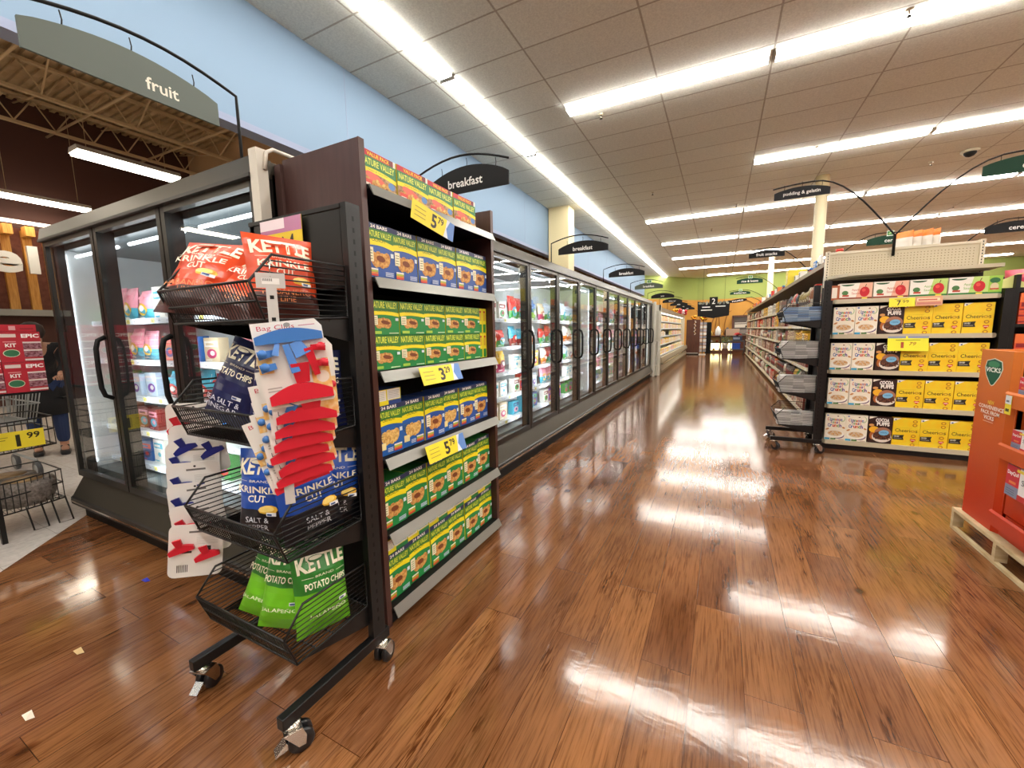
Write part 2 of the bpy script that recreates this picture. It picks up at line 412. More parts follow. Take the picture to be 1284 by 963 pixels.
# ---- ceiling lights: long rows of recessed fluorescent troffers
E_UPLIGHT = emis('added_lens_uplight', 'fffaf2', 55.0)  # added glow for lens sides, stronger than the tubes, to brighten the ceiling
def troffer_mesh(edge=None):
    L_, W_ = 2.40, .205
    t = thing('ceiling_light', 'recessed fluorescent ceiling light', 'ceiling light')
    b = MB(); 
    b.box(-.0, L_, -.01, W_+.01, -.005, -.001, M_WHITE)
    b.box(0, .012, .0, W_, -.042, -.005, M_WHITE); b.box(L_-.012, L_, .0, W_, -.042, -.005, M_WHITE)
    b.build('frame', t)
    b = MB(); b.prism([(.0, -.005), (W_, -.005), (W_, -.026), (W_-.02, -.04), (.02, -.04), (.0, -.026)], 0, .012, L_-.012, E_TROF)  # lens drops below the ceiling to spill light onto it
    if edge: b.ml.append(edge); b.m[4] = b.m[7] = 1
    b.build('lamp_panel', t)
    return t
rows = [(-8.05+.37, -6, 'behind the viewer'), ]
k = 0
def ceil_light(x, y, rz, label, group):
    ST.place('troffer' if rz else 'troffer_x', (lambda: troffer_mesh(None if rz else E_UPLIGHT)), label, 'ceiling light', (x, y, CEIL), rz, group)
# the row above the freezers runs along the aisle
for i in range(14):
    y = -5.36+i*2.445
    if y+2.4 < 0: pass
    if y > 24.3: continue
    ceil_light(-2.96, y, R(90), 'bright recessed ceiling light in the long row above the freezers, %s from the near end' % ORD[i], 'fluorescent row above the freezers')
rowdefs = [(-2.0, -2.04+0), (1.0-.0, -2.04)]
ROWS = [(-4.6, -2.04, 6), (-1.2, -2.04, 6), (2.25, -2.04, 6), (5.74, -2.04, 6), (9.06, .40, 5), (12.50, -2.04, 6), (16.0, -2.04, 6), (19.5, -2.04, 6), (23.0, -2.04, 5), (26.6, -.84, 5)]
for r_, (y, x0, n) in enumerate(ROWS):
    if r_ in (1, 2): x0 = -2.04
    for i in range(n):
        ceil_light(x0+i*2.445, y, 0, 'white fluorescent ceiling light, %s from the left in the %s crosswise row from the viewer' % (ORD[i], ORD[r_]), 'crosswise fluorescent rows')
# small sprinklers, camera dome and vent on the ceiling
def sprinkler():
    b = MB(); b.cyl((0, 0, 0), (0, 0, -.012), .035, M_BEIGE, n=10); b.cyl((0, 0, -.012), (0, 0, -.06), .009, M_CHROME, n=6); b.cyl((0, 0, -.06), (0, 0, -.066), .022, M_BLACK, n=8); return b.build('sprinkler')
for i, (x, y) in enumerate([(-1.65, 6.15), (1.32, 9.0), (1.33, 13.0), (.2, 12), (3.4, 10.9), (1.5, 5.7), (-1.5, 10.0), (-.4, 14.5), (5.2, 15)]):
    ST.place('spr', sprinkler, 'small fire sprinkler head on the ceiling, %s nearest to the viewer' % ORD[i], 'sprinkler', (x, y, CEIL), 0, 'ceiling sprinklers')
b = MB(); b.cyl((0, 0, 0), (0, 0, -.03), .12, M_BEIGE, n=20); b.lathe([(.085, -.03), (.08, -.06), (.055, -.09), (.02, -.105), (.002, -.107)], M_BLKM, 18)
tag(b.build('dome_camera', loc=(3.8, 10.57, CEIL)), 'black dome security camera on the beige ceiling tiles', 'security camera')

# ---- columns
b = MB(); b.box(-3.98, -3.46, 9.95, 10.4, 0, CEIL, mat('cream_paint', 'e2d2a4', .6)); struct(b, 'column_1')
b = MB(); b.cyl((1.72, 10.75, 0), (1.72, 10.75, CEIL), .105, mat('cream_pole', 'd8cba8', .5), n=20); b.cyl((1.72, 10.75, CEIL-.35), (1.72, 10.75, CEIL), .12, mat('tan_sleeve', 'a8946c', .6), n=20); struct(b, 'column_2')
b = MB(); b.cyl((1.72, 20.2, 0), (1.72, 20.2, CEIL), .105, mat('cream_pole'), n=20); struct(b, 'column_3')

# ================================================================= REACH-IN FREEZERS
PITCH = .797
def freezer_case(name, label, n, pitch, loc, rz, depth, ztop=2.02, g0=.37, g1=1.93, endtrim=None, group=None, inner=.62):
    """glass door freezer; local x along the front, doors in the plane y=0, body behind (+y)"""
    T = thing(name, label, 'freezer', loc, rz, group); W = n*pitch
    b = MB()
    b.box(0, W, .05, depth, .10, .16, M_CASE)                          # deck
    b.box(0, W, .05, depth, ztop-.1, ztop, M_CASE)                     # roof
    b.box(0, W, inner+.03, depth, .1, ztop-.05, M_CASE)
    b.box(0, .035, .05, depth, .1, ztop-.05, M_CASE); b.box(W-.035, W, .05, depth, .1, ztop-.05, M_CASE)
    b.build('cabinet', T)
    b = MB()
    b.box(.035, W-.035, inner, inner+.03, .16, ztop-.1, M_LINER); b.box(.035, W-.035, .06, inner, .16, .36, M_LINERD)
    b.box(.035, .05, .06, inner, .3, ztop-.1, M_LINER); b.box(W-.05, W-.035, .06, inner, .3, ztop-.1, M_LINER)
    b.box(.035, W-.035, .06, inner, ztop-.13, ztop-.1, M_LINERD)
    b.build('liner', T)
    b = MB()                                                           # canopy band over the doors
    b.prism([(-.045, g1+.035), (.05, g1+.035), (.05, ztop+.005), (-.03, ztop+.005)], 0, 0, W, M_CASE)
    b.box(0, W, -.05, -.02, g1+.02, g1+.035, M_BUMP)
    b.build('canopy', T)
    b = MB()                                                           # sloping lower panel with bumper rail and kick plate
    b.prism([(0, g0-.04), (-.075, .17), (-.075, .13), (.05, .13), (.05, g0-.04)], 0, 0, W, M_CASE)
    b.build('lower_panel', T)
    b = MB(); b.prism([(-.085, .12), (-.085, .165), (-.075, .175), (-.07, .11)], 0, 0, W, M_BUMP); b.box(0, W, -.088, -.083, .135, .148, M_CHROME); b.build('bumper_rail', T)
    b = MB(); b.box(0, W, -.02, .05, .0, .13, M_BLKM); b.build('kick_plate', T)
    for i in range(n+1):                                               # lit mullions
        x = min(max(i*pitch, .03), W-.03)
        b = MB(); b.box(x-.03, x+.03, .008, .06, g0-.03, g1+.03, M_CASED)
        m_ = b.build('mullion', T)
        b = MB()
        b.quad((x-.026, .0605, g0+.05), (x+.026, .0605, g0+.05), (x+.026, .0605, g1-.05), (x-.026, .0605, g1-.05), E_LED)
        b.build('led_strip', m_)
    for i in range(n):
        b = MB(); b.cyl((i*pitch+.08, .11, g1-.06), ((i+1)*pitch-.08, .11, g1-.06), .010, E_TUBE, n=8); b.build('top_tube', T)
        x0, x1 = i*pitch+.006, (i+1)*pitch-.006
        b = MB(); fw = .036
        b.box(x0, x0+fw, -.028, .006, g0-.03, g1+.03, M_CASED); b.box(x1-fw, x1, -.028, .006, g0-.03, g1+.03, M_CASED)
        b.box(x0+fw, x1-fw, -.028, .006, g0-.03, g0+.015, M_CASED); b.box(x0+fw, x1-fw, -.028, .006, g1-.01, g1+.03, M_CASEF)
        d = b.build('door', T)
        b = MB(); b.box(x0+fw-.002, x1-fw+.002, -.016, -.010, g0+.01, g1-.008, GLASS); b.build('glass', d)
        hx = x1-.02; pts = [(hx, -.028, .93), (hx, -.065, .95), (hx, -.078, 1.0), (hx, -.08, 1.12), (hx, -.078, 1.24), (hx, -.065, 1.29), (hx, -.028, 1.31)]
        b = MB(); b.tube(pts, .0135, M_BLKM, 8); b.build('handle', d)
    # shelves
    for z in SHZ:
        b = MB(); b.box(.05, W-.05, .16, inner, z-.012, z, mat('white_wire_shelf', 'd8dcdc', .4))
        b.box(.05, W-.05, .15, .16, z-.03, z+.006, mat('white_price_channel', 'dfe6ec', .4))
        a = Art(b, front(0, 0, .149, 0, z-.028)); x = .07
        while x < W-.1:
            if abs((x/pitch) % 1-.0) > .04: a.rect(x, .003, x+.045, .03, C(random.choice(['f6f6f2', 'e9eef5', 'dfe8f4', 'f4e67a']))); a.k = 1; a.rect(x+.008, .012, x+.03, .018, C('5b6675')); a.k = 1
            x += .075+random.random()*.05
        b.build('shelf', T)
    return T
SHZ = (.42, .66, .90, 1.15, 1.42)

# ---- pillow-shaped bags with real bulge, printed art mapped on the surface
def bag_mesh(w, h, t, bands, art=None, name='bag', crimp=.012, seed=0, nx=12, nz=14):
    """faces -Y; bands: list of (v_top, material) from bottom up; art(Art) with u in 0..w, v in 0..h"""
    rnd = random.Random(seed); ph = [rnd.random()*6 for _ in range(6)]
    def thick(u, v):
        a = max(0, 1-abs(2*u/w-1)**2.6)**.6; vv = min(max((v-crimp)/(h-2*crimp), 0), 1)
        bb = max(0, 1-abs(2*vv-1)**3.2)**.75
        wr = 1+.10*math.sin(9*u/w*2+ph[0])*math.sin(7*v/h*2+ph[1])+.05*math.sin(25*v/h+ph[2]+6*u/w)
        return t*.5*a*bb*wr+.0012
    def shrink(u, v):     # the sides draw in where the bag is full
        q = math.sin(math.pi*min(max(v/h, 0), 1)); return (u-w/2)*(1-.06*q)
    fn = lambda u, v, d: (shrink(u, v), -thick(u, v)-d*1.5, v)
    b = MB()
    for side in (1, -1):
        for j in range(nz):
            v0, v1 = h*j/nz, h*(j+1)/nz; vm = (v0+v1)/2
            m = next(mm for vt, mm in bands if vm <= vt*h+1e-6)
            vs = []; fs = []
            for i in range(nx+1):
                u = w*i/nx
                for v in (v0, v1):
                    x, y, z = fn(u, v, 0); vs.append((x, y if side > 0 else -y, z))
            for i in range(nx): fs.append((2*i, 2*i+2, 2*i+3, 2*i+1) if side > 0 else (2*i, 2*i+1, 2*i+3, 2*i+2))
            b.add(vs, fs, m, True)
    if art: art(Art(b, fn, .0016), w, h)
    return b.build(name)

def carton_mesh(w, d, h, body, art=None, name='carton', side=None):
    b = MB(); b.box(0, w, 0, d, 0, h, body)
    if side: b.quad((w+.0003, 0, 0), (w+.0003, d, 0), (w+.0003, d, h), (w+.0003, 0, h), side); b.quad((-.0003, 0, 0), (-.0003, 0, h), (-.0003, d, h), (-.0003, d, 0), side)
    if art: art(Art(b, front(w, h)), w, h)
    return b.build(name)
BRIGHT = ['d8372c', 'f0c23a', '2f6fb8', '3f9a4a', 'e8e4da', '7a3fa0', 'e07a2c', '4bb0c8', 'c23a6a', 'f4f0e6', '8a2a24', '2a3f7a', 'f2a0b0', '98c83c', 'c8d8e8', 'd8c4a0', 'b86a4a', 'a89880', '7c342c', '5e5048', '9c6848', '70808c', 'a08c48', 'cfc8bc', '3c4450']
CNAME = {'d8372c': 'red', 'f0c23a': 'yellow', '2f6fb8': 'blue', '3f9a4a': 'green', 'e8e4da': 'cream', '7a3fa0': 'purple', 'e07a2c': 'orange', '4bb0c8': 'turquoise', 'c23a6a': 'magenta', 'f4f0e6': 'white', '8a2a24': 'maroon', '2a3f7a': 'navy', 'f2a0b0': 'pink', '98c83c': 'lime green', 'c8d8e8': 'pale blue', 'd8c4a0': 'tan', 'b86a4a': 'rust', 'a89880': 'taupe', '7c342c': 'dark red', '5e5048': 'brown', '9c6848': 'copper', '70808c': 'grey-blue', 'a08c48': 'mustard', 'cfc8bc': 'pale grey', '3c4450': 'slate'}
def generic_art(c1, c2, c3):
    def f(a, w, h):
        a.rect(w*.06, h*.62, w*.94, h*.86, C(c2)); a.ell(w*.5, h*.34, w*.34, h*.2, C(c3)); a.ell(w*.55, h*.36, w*.16, h*.1, C(c2))
        a.rect(w*.14, h*.68, w*.7, h*.78, C(c1)); a.rect(w*.08, h*.05, w*.5, h*.1, C(c2))
    return f
def frozen_bag(ci):
    c = BRIGHT[ci]; c2 = BRIGHT[(ci*5+3) % 14]; c3 = BRIGHT[(ci*3+7) % 14]
    return bag_mesh(.2, .2, .07, [(.35, C(c2, .3)), (1, C(c, .3))], generic_art(c, 'f4f0e6', c3), 'frozen_bag', seed=ci, nx=8, nz=8)
def frozen_box(ci):
    c = BRIGHT[ci]; c2 = BRIGHT[(ci*5+4) % 14]; c3 = BRIGHT[(ci*3+5) % 14]
    b = MB(); b.box(-.09, .09, 0, .06, 0, .16, C(c))
    generic_art(c, c2, c3)(Art(b, front(.18, .16, 0, -.09)), .18, .16); return b.build('frozen_carton')
PL = ['leftmost', 'second', 'third', 'rightmost']
SN = ['bottom', 'second lowest', 'middle', 'second highest', 'top']
def stock_freezer(n, pitch, to_world, rz, where, seed, per=4, light=True):
    rnd = random.Random(seed)
    for i in range(n):
        for s, z in enumerate(SHZ):
            ci = rnd.choice([9, 4, 9, 4, 9, 0, 1, 2, 3, 7, 6, 13, 12, 10, 15, 14, 16])
            kind = rnd.random() < (.6 if s > 2 else .45)
            for k in range(per):
                if k and rnd.random() < .45: ci = rnd.choice([9, 4, 0, 1, 2, 3, 5, 7, 8, 6, 12, 9, 4, 10, 11, 14, 14, 15, 16, 9])
                x = i*pitch+.07+(pitch-.14)*(k+.5)/per
                y = .19+rnd.random()*.03
                sc_ = (1.0*(.92+rnd.random()*.1), 1, .85+rnd.random()*.28)
                key, mk, nm = (('fbag', ci), (lambda ci=ci: frozen_bag(ci)), 'bag') if kind else (('fbox', ci), (lambda ci=ci: frozen_box(ci)), 'carton')
                sw = (pitch-.14)/per/.2*(.98 if kind else 1.06)
                ww = (pitch-.14)/per
                lab = '%s frozen %s, %s on the %s shelf, %s' % (CNAME[BRIGHT[ci]], nm, PL[k], SN[s], where % ORD[i] if '%s' in where else where)
                ST.place(key, mk, lab, nm, to_world(x, y+(.035 if kind else 0), z+.001), rz+ (rnd.random()-.5)*.12, 'frozen food behind the glass doors', scale=(ww/.2*.97, 1, sc_[2]*(.98 if z < 1.3 else 1.15)), rot=((-.10 if kind else 0), 0, rz+(rnd.random()-.5)*.1))

# the three-door end-cap freezer facing the viewer's side, with produce racks at its left
EX0, EW = -4.15, PITCH; EFY = 1.145
freezer_case('freezer_case', 'three-door glass freezer at the end of the aisle, behind the chip rack', 3, EW, (EX0, EFY, 0), 0, .94, ztop=2.04, g0=.345, g1=1.935)
stock_freezer(3, EW, lambda x, y, z: (EX0+x, EFY+y, z), 0, '%s door of the end-cap freezer', 3)
# end trim, white, with a bent handle tube on top
t = thing('freezer_end_trim', 'white metal end frame with bent tube between freezer and brown shelf unit', 'end frame', (-1.758, 1.10, 0))
b = MB(); b.box(.0, .05, 0, .045, .02, 2.06, mat('off_white_metal', 'cfcabd', .4)); b.build('post', t)
b = MB(); b.tube([(.055, .03, 1.98), (.055, .04, 2.05), (.055, .07, 2.07), (.055, .22, 2.07), (.055, .25, 2.05)], .008, MATS['off_white_metal'], 8); b.build('tube_handle', t)

# the long line of freezers along the aisle: three cabinets
FX = -1.72
for ci_, (n, y0, lab) in enumerate([(4, 2.925, 'nearest'), (4, 2.925+4*PITCH, 'middle'), (3, 2.925+8*PITCH, 'farthest')]):
    freezer_case('freezer_case', '%s %s-door glass freezer cabinet in the line along the left of the aisle' % (lab, 'four' if n == 4 else 'three'), n, PITCH, (FX, y0, 0), R(90), 1.0, ztop=2.04, g0=.345, g1=1.935, group='freezer cabinets along the aisle')
    stock_freezer(n, PITCH, lambda x, y, z, y0=y0: (FX-y, y0+x, z), R(90), '%s door of ' + lab + ' aisle freezer', 11+ci_)
# back-to-back cabinets that close the island behind
b = MB(); b.box(-3.42, -2.76, 2.95, 11.7, .0, 2.0, M_CASE); tag(b.build('freezer_back_cabinet'), 'grey rear freezer cabinets standing back to back with the aisle freezers', 'freezer')
b = MB(); b.box(-4.1, -1.79, 2.26, 2.90, .0, 2.0, M_CASE); tag(b.build('filler_cabinet'), 'grey metal filler cabinet between the brown shelf unit and the aisle freezers', 'cabinet')

# ================================================================= AISLE BLADE SIGNS
def blade(b, W, h0, h1, m, y0=-.006, y1=.006, rim=None):
    n = 16; top = [(W*i/n, h0+(h1-h0)*math.sin(math.pi*i/n)**.8) for i in range(n+1)]
    bot = [(W*i/n, .018*(1-math.sin(math.pi*i/n))*0) for i in range(n+1)]
    poly = bot+top[::-1]
    vs = [(x, y0, z) for x, z in bot]+[(x, y0, z) for x, z in top]+[(x, y1, z) for x, z in bot]+[(x, y1, z) for x, z in top]
    N = n+1; fs = []
    for i in range(n):
        fs += [(i, i+1, N+i+1, N+i), (2*N+i, 3*N+i, 3*N+i+1, 2*N+i+1), (N+i, N+i+1, 3*N+i+1, 3*N+i), (i, 2*N+i, 2*N+i+1, i+1)]
    fs += [(0, N, 3*N, 2*N), (n, 2*N+n, 3*N+n, N+n)]
    b.add(vs, fs, m)
def aisle_sign(text, label, loc, rz=0, m=None, W=.64, base=0, post=-.10, color='e9e6e0', tx=(.24, .76), tz=(.035, .085), icon=False, h0=.07, h1=.145, custom_rod=None, italic=0):
    """sign centred on its own bracket; z=0 is the lower edge of the blade, base is where the post stands"""
    m = m or M_SIGN
    T = thing('aisle_sign', label, 'aisle sign', loc, rz, 'hanging aisle signs')
    b = MB(); blade(b, W, h0, h1, m)
    Art(b, front(W, h1, -.006)).text(text, W*tx[0], tz[0], W*tx[1], tz[1], C(color), bold=.015, fit=False)
    if icon:
        a = Art(b, front(W, h1, -.007)); a.rect(W*.44, h1-.015, W*.60, h1+.06, C('dfe4d8')); a.rect(W*.455, h1-.006, W*.585, h1+.052, C('3f7a3a')); a.ell(W*.52, h1+.024, .022, .012, C('9cc87a'), rot=30)
    b.build('sign_panel', T)
    b = MB()
    if custom_rod: custom_rod(b)
    else:
        s = 1 if post < 0 else -1; e = W if post < 0 else 0
        x0 = post; pts = [(x0, 0, base), (x0, 0, h0+.02)]
        n = 10
        for i in range(n+1):
            q = i/n; x = x0+(e-x0)*q; zz = h0+.045+(h1-h0+.03)*math.sin(math.pi*(.12+.80*q))
            pts.append((x, 0, zz))
        b.tube(pts, .007, M_BLKM, 6)
    b.build('bracket', T)
    b = MB()
    for q in (.18, .5, .85):
        zt = h0+(h1-h0)*math.sin(math.pi*q)**.8; b.tube([(W*q, 0, zt-.012), (W*q+.004, 0, zt+.02), (W*q, 0, zt+.05)], .0025, M_BLKM, 4)
    b.build('hooks', T)
    return T
SG = 'black arched sign reading %s, %s above the aisle freezers'
aisle_sign('breakfast', SG % ('breakfast', 'nearest of three'), (-1.90, 2.47, 2.245), m=M_SIGN, base=-.25, h0=.085, h1=.17, tz=(.04, .095), tx=(.16, .8))
for i, y in enumerate((5.1, 7.75)):
    aisle_sign('breakfast', SG % ('breakfast', ('middle of three', 'farthest of three')[i]), (-1.905, y, 2.262), base=-.22, tz=(.03, .08))
aisle_sign('breakfast', 'olive green arched sign with small white tag above the aisle freezers', (-1.90, 10.3, 2.25), m=M_SIGNG, base=-.21, icon=True)
for i, (tx, y) in enumerate([('juice', 12.9), ('baking cups', 15.4), ('salsa', 17.6), ('dips', 19.6), ('milk', 21.6)]):
    aisle_sign(tx, 'small black arched sign over the dairy case, %s from the near end' % ORD[i], (-1.9+.02*i, y, 2.20-.0*i), base=-.27, tz=(.03, .075), tx=(.3, .7))
aisle_sign('fruit', 'large grey-green arched sign reading fruit over the end-cap freezer', (-2.2, .615, 2.305), R(90), m=M_SIGNF, W=.632, base=-.31, post=.727, h0=.10, h1=.20-.04, tz=(.035, .085), tx=(.52, .78), color='e6e2d2')

# ================================================================= BROWN SHELF UNIT WITH GRANOLA BARS
NX = -1.245
T = thing('shelf_unit', 'dark brown laminate shelf unit stocked with granola bar boxes', 'shelf unit', (-1.46, 1.72, 0))
def loc_mb(): 
    b = MB(); b.M = Matrix.Translation((1.46, -1.72, 0)); return b
b = loc_mb(); b.box(-1.712, -1.262, 1.215, 1.24, .0, 2.045, M_LAM); b.box(-1.262, -1.258, 1.213, 1.242, .0, 2.045, M_LAME); b.build('side_panel', T)
b = loc_mb(); b.box(-1.68, -1.262, 2.215, 2.24, .0, 2.02, M_LAM); b.box(-1.262, -1.258, 2.213, 2.242, .0, 2.02, M_LAME); b.build('side_panel', T)
b = loc_mb(); b.box(-1.755, -1.716, 1.205, 1.235, .0, 2.03, mat('brown_filler', '5a423e', .5)); b.box(-1.75, -1.716, 1.235, 2.2, .0, 1.98, M_BLKM); b.build('filler_strip', T)
b = loc_mb(); b.box(-1.68, -1.66, 1.24, 2.215, .0, 1.87, M_BLKM); b.build('back_panel', T)
b = loc_mb(); b.box(-1.66, -1.27, 1.24, 2.215, .0, .045, M_BLKM); b.build('base', T)
LZ = (1.885, 1.53, 1.145, .768, .43, .085)
for i, z in enumerate(LZ):
    b = loc_mb(); b.box(-1.66, -1.255, 1.242, 2.213, z-.02, z-.003, M_BLKM)
    s_ = b.build('shelf', T)
    b = loc_mb(); b.prism([(NX-.012, z-.004), (NX+.012, z-.045), (NX+.016, z-.045), (NX-.006, z+.0)], 1, 1.25, 2.222, M_LIP); b.build('price_channel', s_)

def nv_text(a, w, h, v0, v1, colr='e8e43a', arc=.0):
    a.text('NATURE VALLEY', w*.05, v0, w*.95, v1, C(colr), bold=.02, arc=arc)
def nv_art(field, bar, top24=True, gold=False, band='f6e51e', strip='26305c'):
    def f(a, w, h):
        zt = h*.90 if top24 else h
        if top24:
            a.rect(0, h*.90, w, h, C(strip)); a.text('24 BARS', w*.2, h*.915, w*.8, h*.98, C('f2f0ea'), bold=.03)
        a.rect(0, 0, w, zt, C(field))
        n = 8; xs = [w*i/n for i in range(n+1)]; arc = lambda x: math.sin(math.pi*min(1, x/w*.8+.15))
        gt = zt; g0 = lambda x: h*(.66 if top24 else .64)+arc(x)*h*.06
        a.band([(x, zt) for x in xs], [(x, g0(x)) for x in xs], C('3c7d2e'))
        nv_text(a, w, h, h*(.755 if top24 else .775), zt-h*.035, 'dfe84a')
        a.band([(x, g0(x)+.0) for x in xs], [(x, g0(x)-h*.11) for x in xs], C(band))
        a.text('CRUNCHY', w*.22, h*.675, w*.72, h*.735, C('2e5a20'), bold=.01)
        bm = M_BARL if gold else M_BAR
        for k in range(4 if gold or top24 else 3):
            a.ell(w*(.30+.13*k), h*(.34+.02*(k % 2)), w*.15, h*.15, bm, 10, rot=20-14*k)
        if not gold: a.ell(w*.5, h*.37, w*.16, h*.06, mat('chocolate_brown', '7a3c18', .6), 10, rot=-8); a.rect(w*.04, h*.3, w*.24, h*.56, C('efe9c8'))
        else: a.rect(w*.06, h*.12, w*.3, h*.26, C('efe0a0'))
        for q in range(4): a.rect(w*.07, h*(.34+.05*q), w*.2, h*(.353+.05*q), C('6b7a4a'))
        if top24:
            for q, cc in enumerate(('d83a2c', 'e8862c', 'b8c83a', 'f2f0e6')): a.rect(w*(.06 if not gold else .6), h*(.045+.035*q), w*(.36 if not gold else .92), h*(.075+.035*q), C(cc))
            for q in range(3): a.rect(w*.62 if not gold else w*.34, h*(.06+.03*q), w*(.92 if not gold else .55), h*(.078+.03*q), C('c8d4ea'))
        else:
            a.rect(w*.06, h*.04, w*.34, h*.12, C('a8d04a')); a.rect(w*.6, h*.04, w*.94, h*.07, C('c8e0b8'))
        a.rect(w*.84, h*.42, w*.95, h*.5, C('d6e4ea'))
    return f
def box_nv(kind):
    if kind == 'value':
        def f(a, w, h):
            a.rect(0, h*.84, w, h, C('c02030')); a.rect(w*.8, h*.84, w*.93, h, C('7a1a28')); a.rect(w*.93, h*.78, w, h, C('e8e0d0')); a.text('VALUE PACK', w*.2, h*.865, w*.82, h*.965, C('f4d22a'), bold=.02)
            a.rect(0, 0, w, h*.84, mat('oat_cluster_print', 'c8a478', .5, noise=('8a5a38', 60)))
            n = 8; xs = [w*i/n for i in range(n+1)]; g = lambda x: h*(.52+.05*math.sin(math.pi*x/w)-.05*x/w)
            a.band([(x, h*.84) for x in xs], [(x, g(x)) for x in xs], C('2e7a3e')); nv_text(a, w, h, h*.62, h*.79, 'e0e85a')
            a.band([(x, g(x)+.002) for x in xs], [(x, g(x)-h*.1) for x in xs], C('f2e026'))
            a.text('Sweet & Salty Nut', w*.2, h*.475, w*.75, h*.525, C('5a6a20'))
            a.ell(w*.42, h*.3, w*.3, h*.13, C('e86a54'), 12, rot=-15)
            for k in range(9): a.ell(w*(.1+.085*k), h*(.2+.05*math.sin(k*2.1)), w*.06, h*.075, M_BAR if k % 2 else M_BARL, 7, rot=k*37)
            a.rect(w*.04, h*.06, w*.28, h*.24, C('d84436')); a.rect(w*.08, h*.08, w*.24, h*.15, C('f0d8c8')); a.ell(w*.83, h*.28, w*.1, h*.1, C('5a88c0')); a.rect(w*.72, h*.04, w*.97, h*.16, C('d8b070'))
        return carton_mesh(.209, .13, .152, C('2e7a3e'), f, 'granola_bar_box', C('e8d020'))
    if kind == 'blue': return carton_mesh(.1585, .13, .222, C('2a4a90'), nv_art('2a55a4', 0), 'granola_bar_box', C('e8d020'))
    if kind == 'gold': return carton_mesh(.157, .13, .222, C('2a4a90'), nv_art('1f5fae', 0, gold=True), 'granola_bar_box', C('e8d020'))
    if kind == 'green24': return carton_mesh(.157, .13, .222, C('2c7a34'), nv_art('1f8a44', 0), 'granola_bar_box', C('e8dc2a'))
    if kind == 'green': return carton_mesh(.1715, .13, .1475, C('2c7a34'), nv_art('1f8a44', 0, top24=False), 'granola_bar_box', C('e8dc2a'))
    if kind in ('lie_blue', 'lie_green'):
        cc = '2a4a90' if kind == 'lie_blue' else '2a8a48'
        def f(a, w, h):
            a.rect(0, 0, w, h, C('f0e22a')); a.rect(0, h*.28, w*.42, h*.95, C('eeeadc')); a.rect(w*.46, h*.3, w*.97, h*.97, C('e4e4e0')); a.rect(w*.5, 0, w, h*.26, C(cc))
            for q in range(5): a.rect(w*.5, h*(.4+.11*q), w*.93, h*(.42+.11*q), C('8c8c86')); a.k -= 1; a.rect(w*.05, h*(.4+.11*q), w*.36, h*(.42+.11*q), C('9a9a86')); a.k -= 1
        return carton_mesh(.157, .2, .068, C('d8cc2a' if kind == 'lie_green' else '2a4a90'), f, 'granola_bar_box', C('e8dc2a'))
    if kind == 'spine':
        def f(a, w, h):
            a.rect(0, 0, w, h, C('ece02a')); a.rect(w*.15, h*.02, w*.85, h*.36, C('2c8a3c')); a.rect(w*.2, h*.5, w*.8, h*.8, C('d8b83a')); a.ell(w*.5, h*.86, w*.25, h*.05, C('c04028'))
        return carton_mesh(.045, .17, .1475, C('2c7a34'), f, 'granola_bar_box')
BX = -1.292
def nvp(kind, y, z, label, grp, dx=0, ry=0):
    ST.place(('nv', kind), lambda: box_nv(kind), label, 'box', (BX+dx, y, z), R(90)+ry, grp)
RN = ['top', 'second', 'third', 'fourth', 'fifth', 'bottom']
for i in range(4):
    nvp('value', 1.25+.213*i, LZ[0], 'red and green value pack granola bar box, %s from left on the top shelf' % ORD[i], 'boxes on the top shelf of the brown unit', -.006, (.02, -.01, .015, -.02)[i])
for i in range(6):
    nvp('blue', 1.25+.16*i, LZ[1], 'blue and yellow granola bar box, %s from left on the second shelf from top' % ORD[i], 'boxes on the second shelf of the brown unit', -.004*(i % 2))
for k in range(2):
    for i in range(5):
        nvp('green', 1.25+.173*i+.003*k, LZ[2]+.149*k, 'green granola bar box, %s from left in the %s row of the third shelf' % (ORD[i], ('lower', 'upper')[k]), 'boxes on the third shelf of the brown unit', -.003*((i+k) % 2))
    for i in range(2):
        nvp('spine', 2.118+.046*i, LZ[2]+.149*k, 'green granola bar box turned end-on, %s in the %s row of the third shelf' % (('left', 'right')[i], ('lower', 'upper')[k]), 'boxes on the third shelf of the brown unit', -.012)
for i in range(6):
    nvp('gold' if i in (0, 1, 3) else 'blue', 1.25+.16*i, LZ[3], 'blue box with %s granola bars, %s from left on the fourth shelf' % ('golden' if i in (0, 1, 3) else 'brown', ORD[i]), 'boxes on the fourth shelf of the brown unit', -.006*(i % 2)+(.0 if i < 3 else -.012))
nvp('lie_blue', 1.25, LZ[3]+.223, 'granola bar box lying flat with nutrition label, on the left of the fourth shelf', 'boxes on the fourth shelf of the brown unit')
for i in range(6):
    nvp('green24', 1.25+.16*i, LZ[4], 'green box under a navy strip, %s from left on the fifth shelf' % ORD[i], 'boxes on the fifth shelf of the brown unit', -.005*(i % 2)-(.008 if i == 5 else 0))
for i in range(6):
    nvp('green24', 1.25+.16*i, LZ[5], 'tall green granola box, %s from left on the bottom shelf' % ORD[i], 'boxes on the bottom shelf of the brown unit', -.005*(i % 2))
    nvp('lie_green', 1.25+.16*i, LZ[5]+.2225, 'granola box lying flat atop the bottom row, %s from the left' % ORD[i], 'flat boxes on the bottom shelf of the brown unit', -.004)
